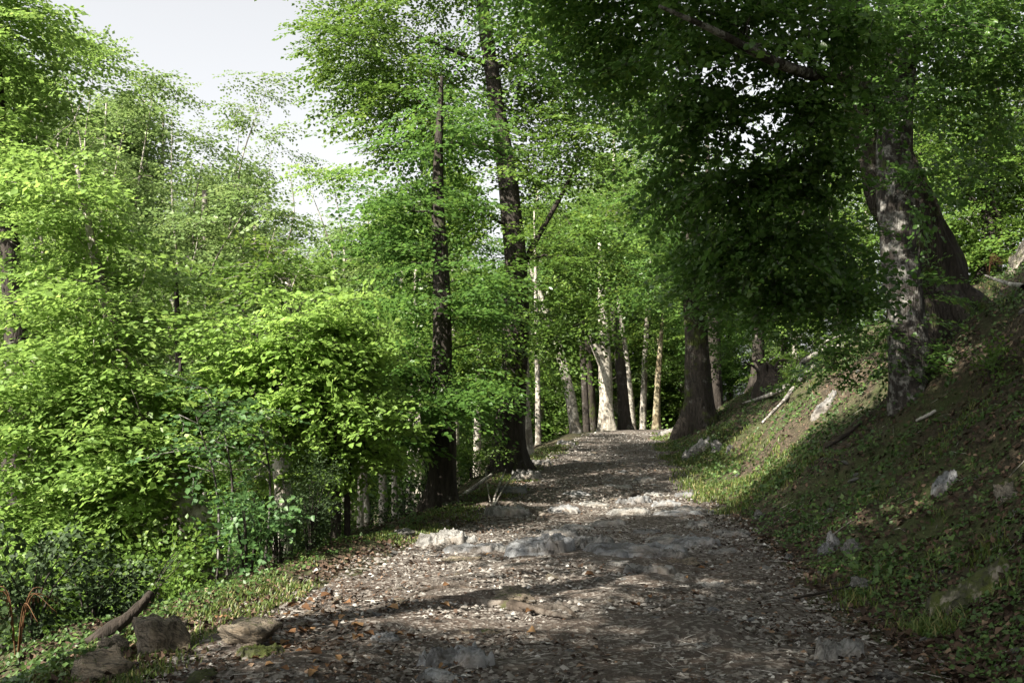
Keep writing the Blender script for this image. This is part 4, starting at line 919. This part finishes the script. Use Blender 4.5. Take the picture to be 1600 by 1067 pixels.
# gravel
def pebbles(name, x, y, size, mat):
    v, f = np.array([[1, 0, 0], [-1, 0, 0], [0, 1, 0], [0, -1, 0], [0, 0, 1], [0, 0, -1.0]]), np.array([[0, 2, 4], [2, 1, 4], [1, 3, 4], [3, 0, 4]])
    n = len(x); P, N = surf(x, y); a = RNG.uniform(0, 6.28, n); ca, sa = np.cos(a), np.sin(a)
    V = v[None] * RNG.uniform(.65, 1.25, (n, 6, 1)) * np.stack([size, size * RNG.uniform(.5, .95, n), size * RNG.uniform(.35, .7, n)], -1)[:, None] + RNG.normal(0, .12, (n, 6, 3)) * size[:, None, None]
    V = np.stack([V[..., 0] * ca[:, None] - V[..., 1] * sa[:, None], V[..., 0] * sa[:, None] + V[..., 1] * ca[:, None], V[..., 2]], -1) + P[:, None] + np.array([0, 0, .004])
    F = (np.arange(n)[:, None, None] * 6 + f[None]).reshape(-1, 3)
    return mesh(name, V.reshape(-1, 3), F, mat, True, {'tint': np.repeat(RNG.beta(2, 2.4, n), 6)})
x, y = scatter(40000, 4.2, 42, pl, pr, 1.25)
keep = fbm(np.stack([x, y, 0 * x], -1) * .8, 3, 55) > RNG.uniform(-1.5, .4, len(x)); x, y = x[keep], y[keep]
obj('gravel', pebbles('gravel', x, y, (.006 + .024 * RNG.uniform(0, 1, len(x)) ** 2.0) * (1 + y / 40), M['gravel']), kind='stuff', label='loose pale gravel on the path', cat='gravel')
# stones one can pick out
x, y = scatter(210, 5.2, 30, lambda y: ledge(y) + .1, lambda y: redge(y) - .1, 1.25)
for i in range(len(x)):
    o = obj('stone', rock_mesh('p%d' % (i % 7), ('rock', 'rock_blue', 'rock_tan')[i % 3]), label='small loose stone lying on the path among litter', cat='stone', group='loose stones on the path')
    s = RNG.uniform(.018, .05) * (1 + y[i] / 30); o.scale = (s * RNG.uniform(.9, 1.7), s, s * RNG.uniform(.35, .7)); o.rotation_euler = (RNG.normal(0, .15), RNG.normal(0, .15), RNG.uniform(0, 6.28))
    o.location = (x[i], y[i], float(H(x[i], y[i])) - s * .05)
x, y = scatter(60, 5.2, 30, lambda y: redge(y) + .1, lambda y: redge(y) + .35 * y, 1.2)
for i in range(len(x)):
    o = obj('stone', rock_mesh('p%d' % (i % 7), ('rock', 'rock_blue')[i % 2]), label='small stone half buried in the right bank', cat='stone', group='stones in the bank')
    s = RNG.uniform(.02, .06) * (1 + y[i] / 30); o.scale = (s * RNG.uniform(.9, 1.6), s, s * RNG.uniform(.5, .9)); o.rotation_euler = (RNG.normal(0, .3), RNG.normal(0, .3), RNG.uniform(0, 6.28))
    o.location = (x[i], y[i], float(H(x[i], y[i])) - s * .1)
# grass: blades in tufts
def blades(name, x, y, h, mat):
    n = len(x); P, N = surf(x, y); a = RNG.uniform(0, 6.28, n); d = np.stack([np.cos(a), np.sin(a), 0 * a], -1); w = np.stack([-np.sin(a), np.cos(a), 0 * a], -1) * .0035 * (1 + y[:, None] / 12)
    up = unit(np.array([0, 0, 1.0]) + RNG.normal(0, .25, (n, 3)))
    bend = RNG.uniform(.2, .7, n)[:, None]; h = h[:, None]
    m1 = P + up * h * .55 + d * h * bend * .25; tp = P + up * h * (1 - .3 * bend) + d * h * bend
    V = np.stack([P - w, P + w, m1 + w * .8, m1 - w * .8, tp], 1); i = np.arange(n)[:, None] * 5
    F = np.concatenate([i + np.array([[0, 1, 2]]), i + np.array([[0, 2, 3]]), i + np.array([[3, 2, 4]])])
    return mesh(name, V.reshape(-1, 3), F, mat, attrs={'tint': np.repeat(RNG.uniform(0, 1, n), 5)})
def tufts(cx, cy, per, spread):
    x = np.repeat(cx, per) + RNG.normal(0, 1, len(cx) * per) * spread; y = np.repeat(cy, per) + RNG.normal(0, 1, len(cx) * per) * spread; return x, y
def grass(label, n, per, y0, y1, lo, hi, hmin, hmax, thr, spread=.06, p=1.2, seed=60):
    cx, cy = scatter(n, y0, y1, lo, hi, p); k = fbm(np.stack([cx, cy, 0 * cx], -1) * .7, 3, seed) > thr; x, y = tufts(cx[k], cy[k], per, spread)
    obj('grass', blades('grass', x, y, RNG.uniform(hmin, hmax, len(x)), M['grass']), kind='stuff', label=label, cat='grass')
grass('short sunny grass along the left verge of the path', 1500, 11, 5.2, 34, lambda y: ledge(y) - .6, lambda y: ledge(y) + .3, .025, .08, -.05)
grass('green grass strip at the far right foot of the bank', 1100, 12, 15, 40, lambda y: redge(y) - .35, lambda y: redge(y) + 1.6, .05, .14, -.4, .09)
grass('grass tufts on the shaded right bank', 1300, 12, 5.2, 26, lambda y: redge(y) - .05, lambda y: redge(y) + np.clip(.45 * y, 2, 7), .04, .13, .1, .06, seed=62)
x, y = tufts(*[np.array(a) for a in zip(*[hit(u, v)[:2] for u, v in [(1450, 985), (1470, 975), (1490, 985), (1430, 990), (1465, 995), (1340, 940), (1325, 935), (1545, 870), (1530, 865)]])], 70, .07)
obj('grass', blades('grass', x, y, RNG.uniform(.05, .14, len(x)), M['grass']), kind='stuff', label='bigger grass tufts at the foot of the right bank', cat='grass')
# herbs
cx, cy = scatter(12500, 5.2, 36, lambda y: redge(y) + .1, lambda y: redge(y) + np.clip(.55 * y, 2.5, 14), 0.55)
k = fbm(np.stack([cx, cy, 0 * cx], -1) * .9, 3, 71) > RNG.uniform(-.9, .6, len(cx)); x, y = tufts(cx[k], cy[k], 6, .05)
obj('herb_cover', flat_leaves('herb_cover', x, y, RNG.uniform(.02, .05, len(x)) * (.8 + y / 30), M['herb'], lift=.035, tilt=.5, tint=RNG.uniform(0, 1, len(x))), kind='stuff', label='low green herbs covering the right bank', cat='ground cover')
cx, cy = scatter(2200, 5.2, 30, lambda y: ledge(y) - np.clip(.25 * y, 1.2, 6), lambda y: ledge(y) - .2, 1.2); x, y = tufts(cx, cy, 6, .06)
obj('herb_cover', flat_leaves('herb_cover', x, y, RNG.uniform(.02, .055, len(x)), M['herb'], lift=.04, tilt=.5, tint=RNG.uniform(0, 1, len(x))), kind='stuff', label='low green herbs on the left slope edge', cat='ground cover')
cx, cy = scatter(900, 5.2, 30, lambda y: redge(y) + .25, lambda y: redge(y) + np.clip(.5 * y, 2.5, 12), 0.9); k = fbm(np.stack([cx, cy, 0 * cx], -1) * .6, 3, 75) > 0; x, y = tufts(cx[k], cy[k], 16, .09)
me_ = flat_leaves('herb_clumps', x, y, RNG.uniform(.03, .08, len(x)) * (.8 + y / 40), M['herb'], lift=.05, tilt=.7, tint=RNG.uniform(0, 1, len(x)))
co = np.zeros(len(me_.vertices) * 3, np.float32); me_.vertices.foreach_get('co', co); co = co.reshape(-1, 4, 3); co[:, :, 2] += RNG.uniform(0, .16, len(co))[:, None]; me_.vertices.foreach_set('co', co.ravel())
obj('herb_clumps', me_, kind='stuff', label='taller leafy herb clumps dotted over the right bank', cat='ground cover')
# ground twigs
s = Soup(); x, y = scatter(700, 4.6, 20, lambda y: ledge(y), lambda y: redge(y) + .3 * y, 1.4)
for i in range(len(x)):
    a = RNG.uniform(0, 6.28); ln = RNG.uniform(.05, .28); px = x[i] + np.array([-.5, 0, .5]) * ln * math.cos(a); pyy = y[i] + np.array([-.5, .05, .5]) * ln * math.sin(a)
    add_tube(s, np.stack([px, pyy, H(px, pyy) + .012], -1), [.003, .004, .002], 3, tint=RNG.uniform(0, 1))
obj('ground_twigs', s.mesh('ground_twigs', M['wood_dead']), kind='stuff', label='small dry twigs scattered on path and bank', cat='twigs')
# fallen leaves one can pick out
fl = [mesh('fallen_leaf', LEAF4[0] * np.array([1, 1, 2.2]), LEAF4[1], M['leaf_dead'], attrs={'tint': np.full(6, t)}) for t in (.3, .6, .95)]
pts = [(u, v) for u, v in [(1412, 855), (1255, 800), (1560, 888), (520, 975), (500, 960), (540, 965), (470, 985), (700, 915), (760, 870), (1330, 790), (1090, 890), (1130, 885), (1110, 893)]]
for k in range(60): pts.append((RNG.normal(500, 90), RNG.uniform(925, 1055)))
for k in range(12): pts.append((RNG.uniform(800, 1500), RNG.uniform(880, 1055)))
for i, (u, v) in enumerate(pts):
    q = hit(u, v); s_ = RNG.uniform(.05, .1); o = obj('fallen_leaf', fl[i % 3], label='single dry orange-brown leaf fallen on the ground', cat='leaf', group='fallen leaves')
    o.scale = (s_, s_, s_); o.rotation_euler = (RNG.normal(0, .3), RNG.normal(0, .3), RNG.uniform(0, 6.28)); o.location = (q[0], q[1], float(H(q[0], q[1])) + .022)
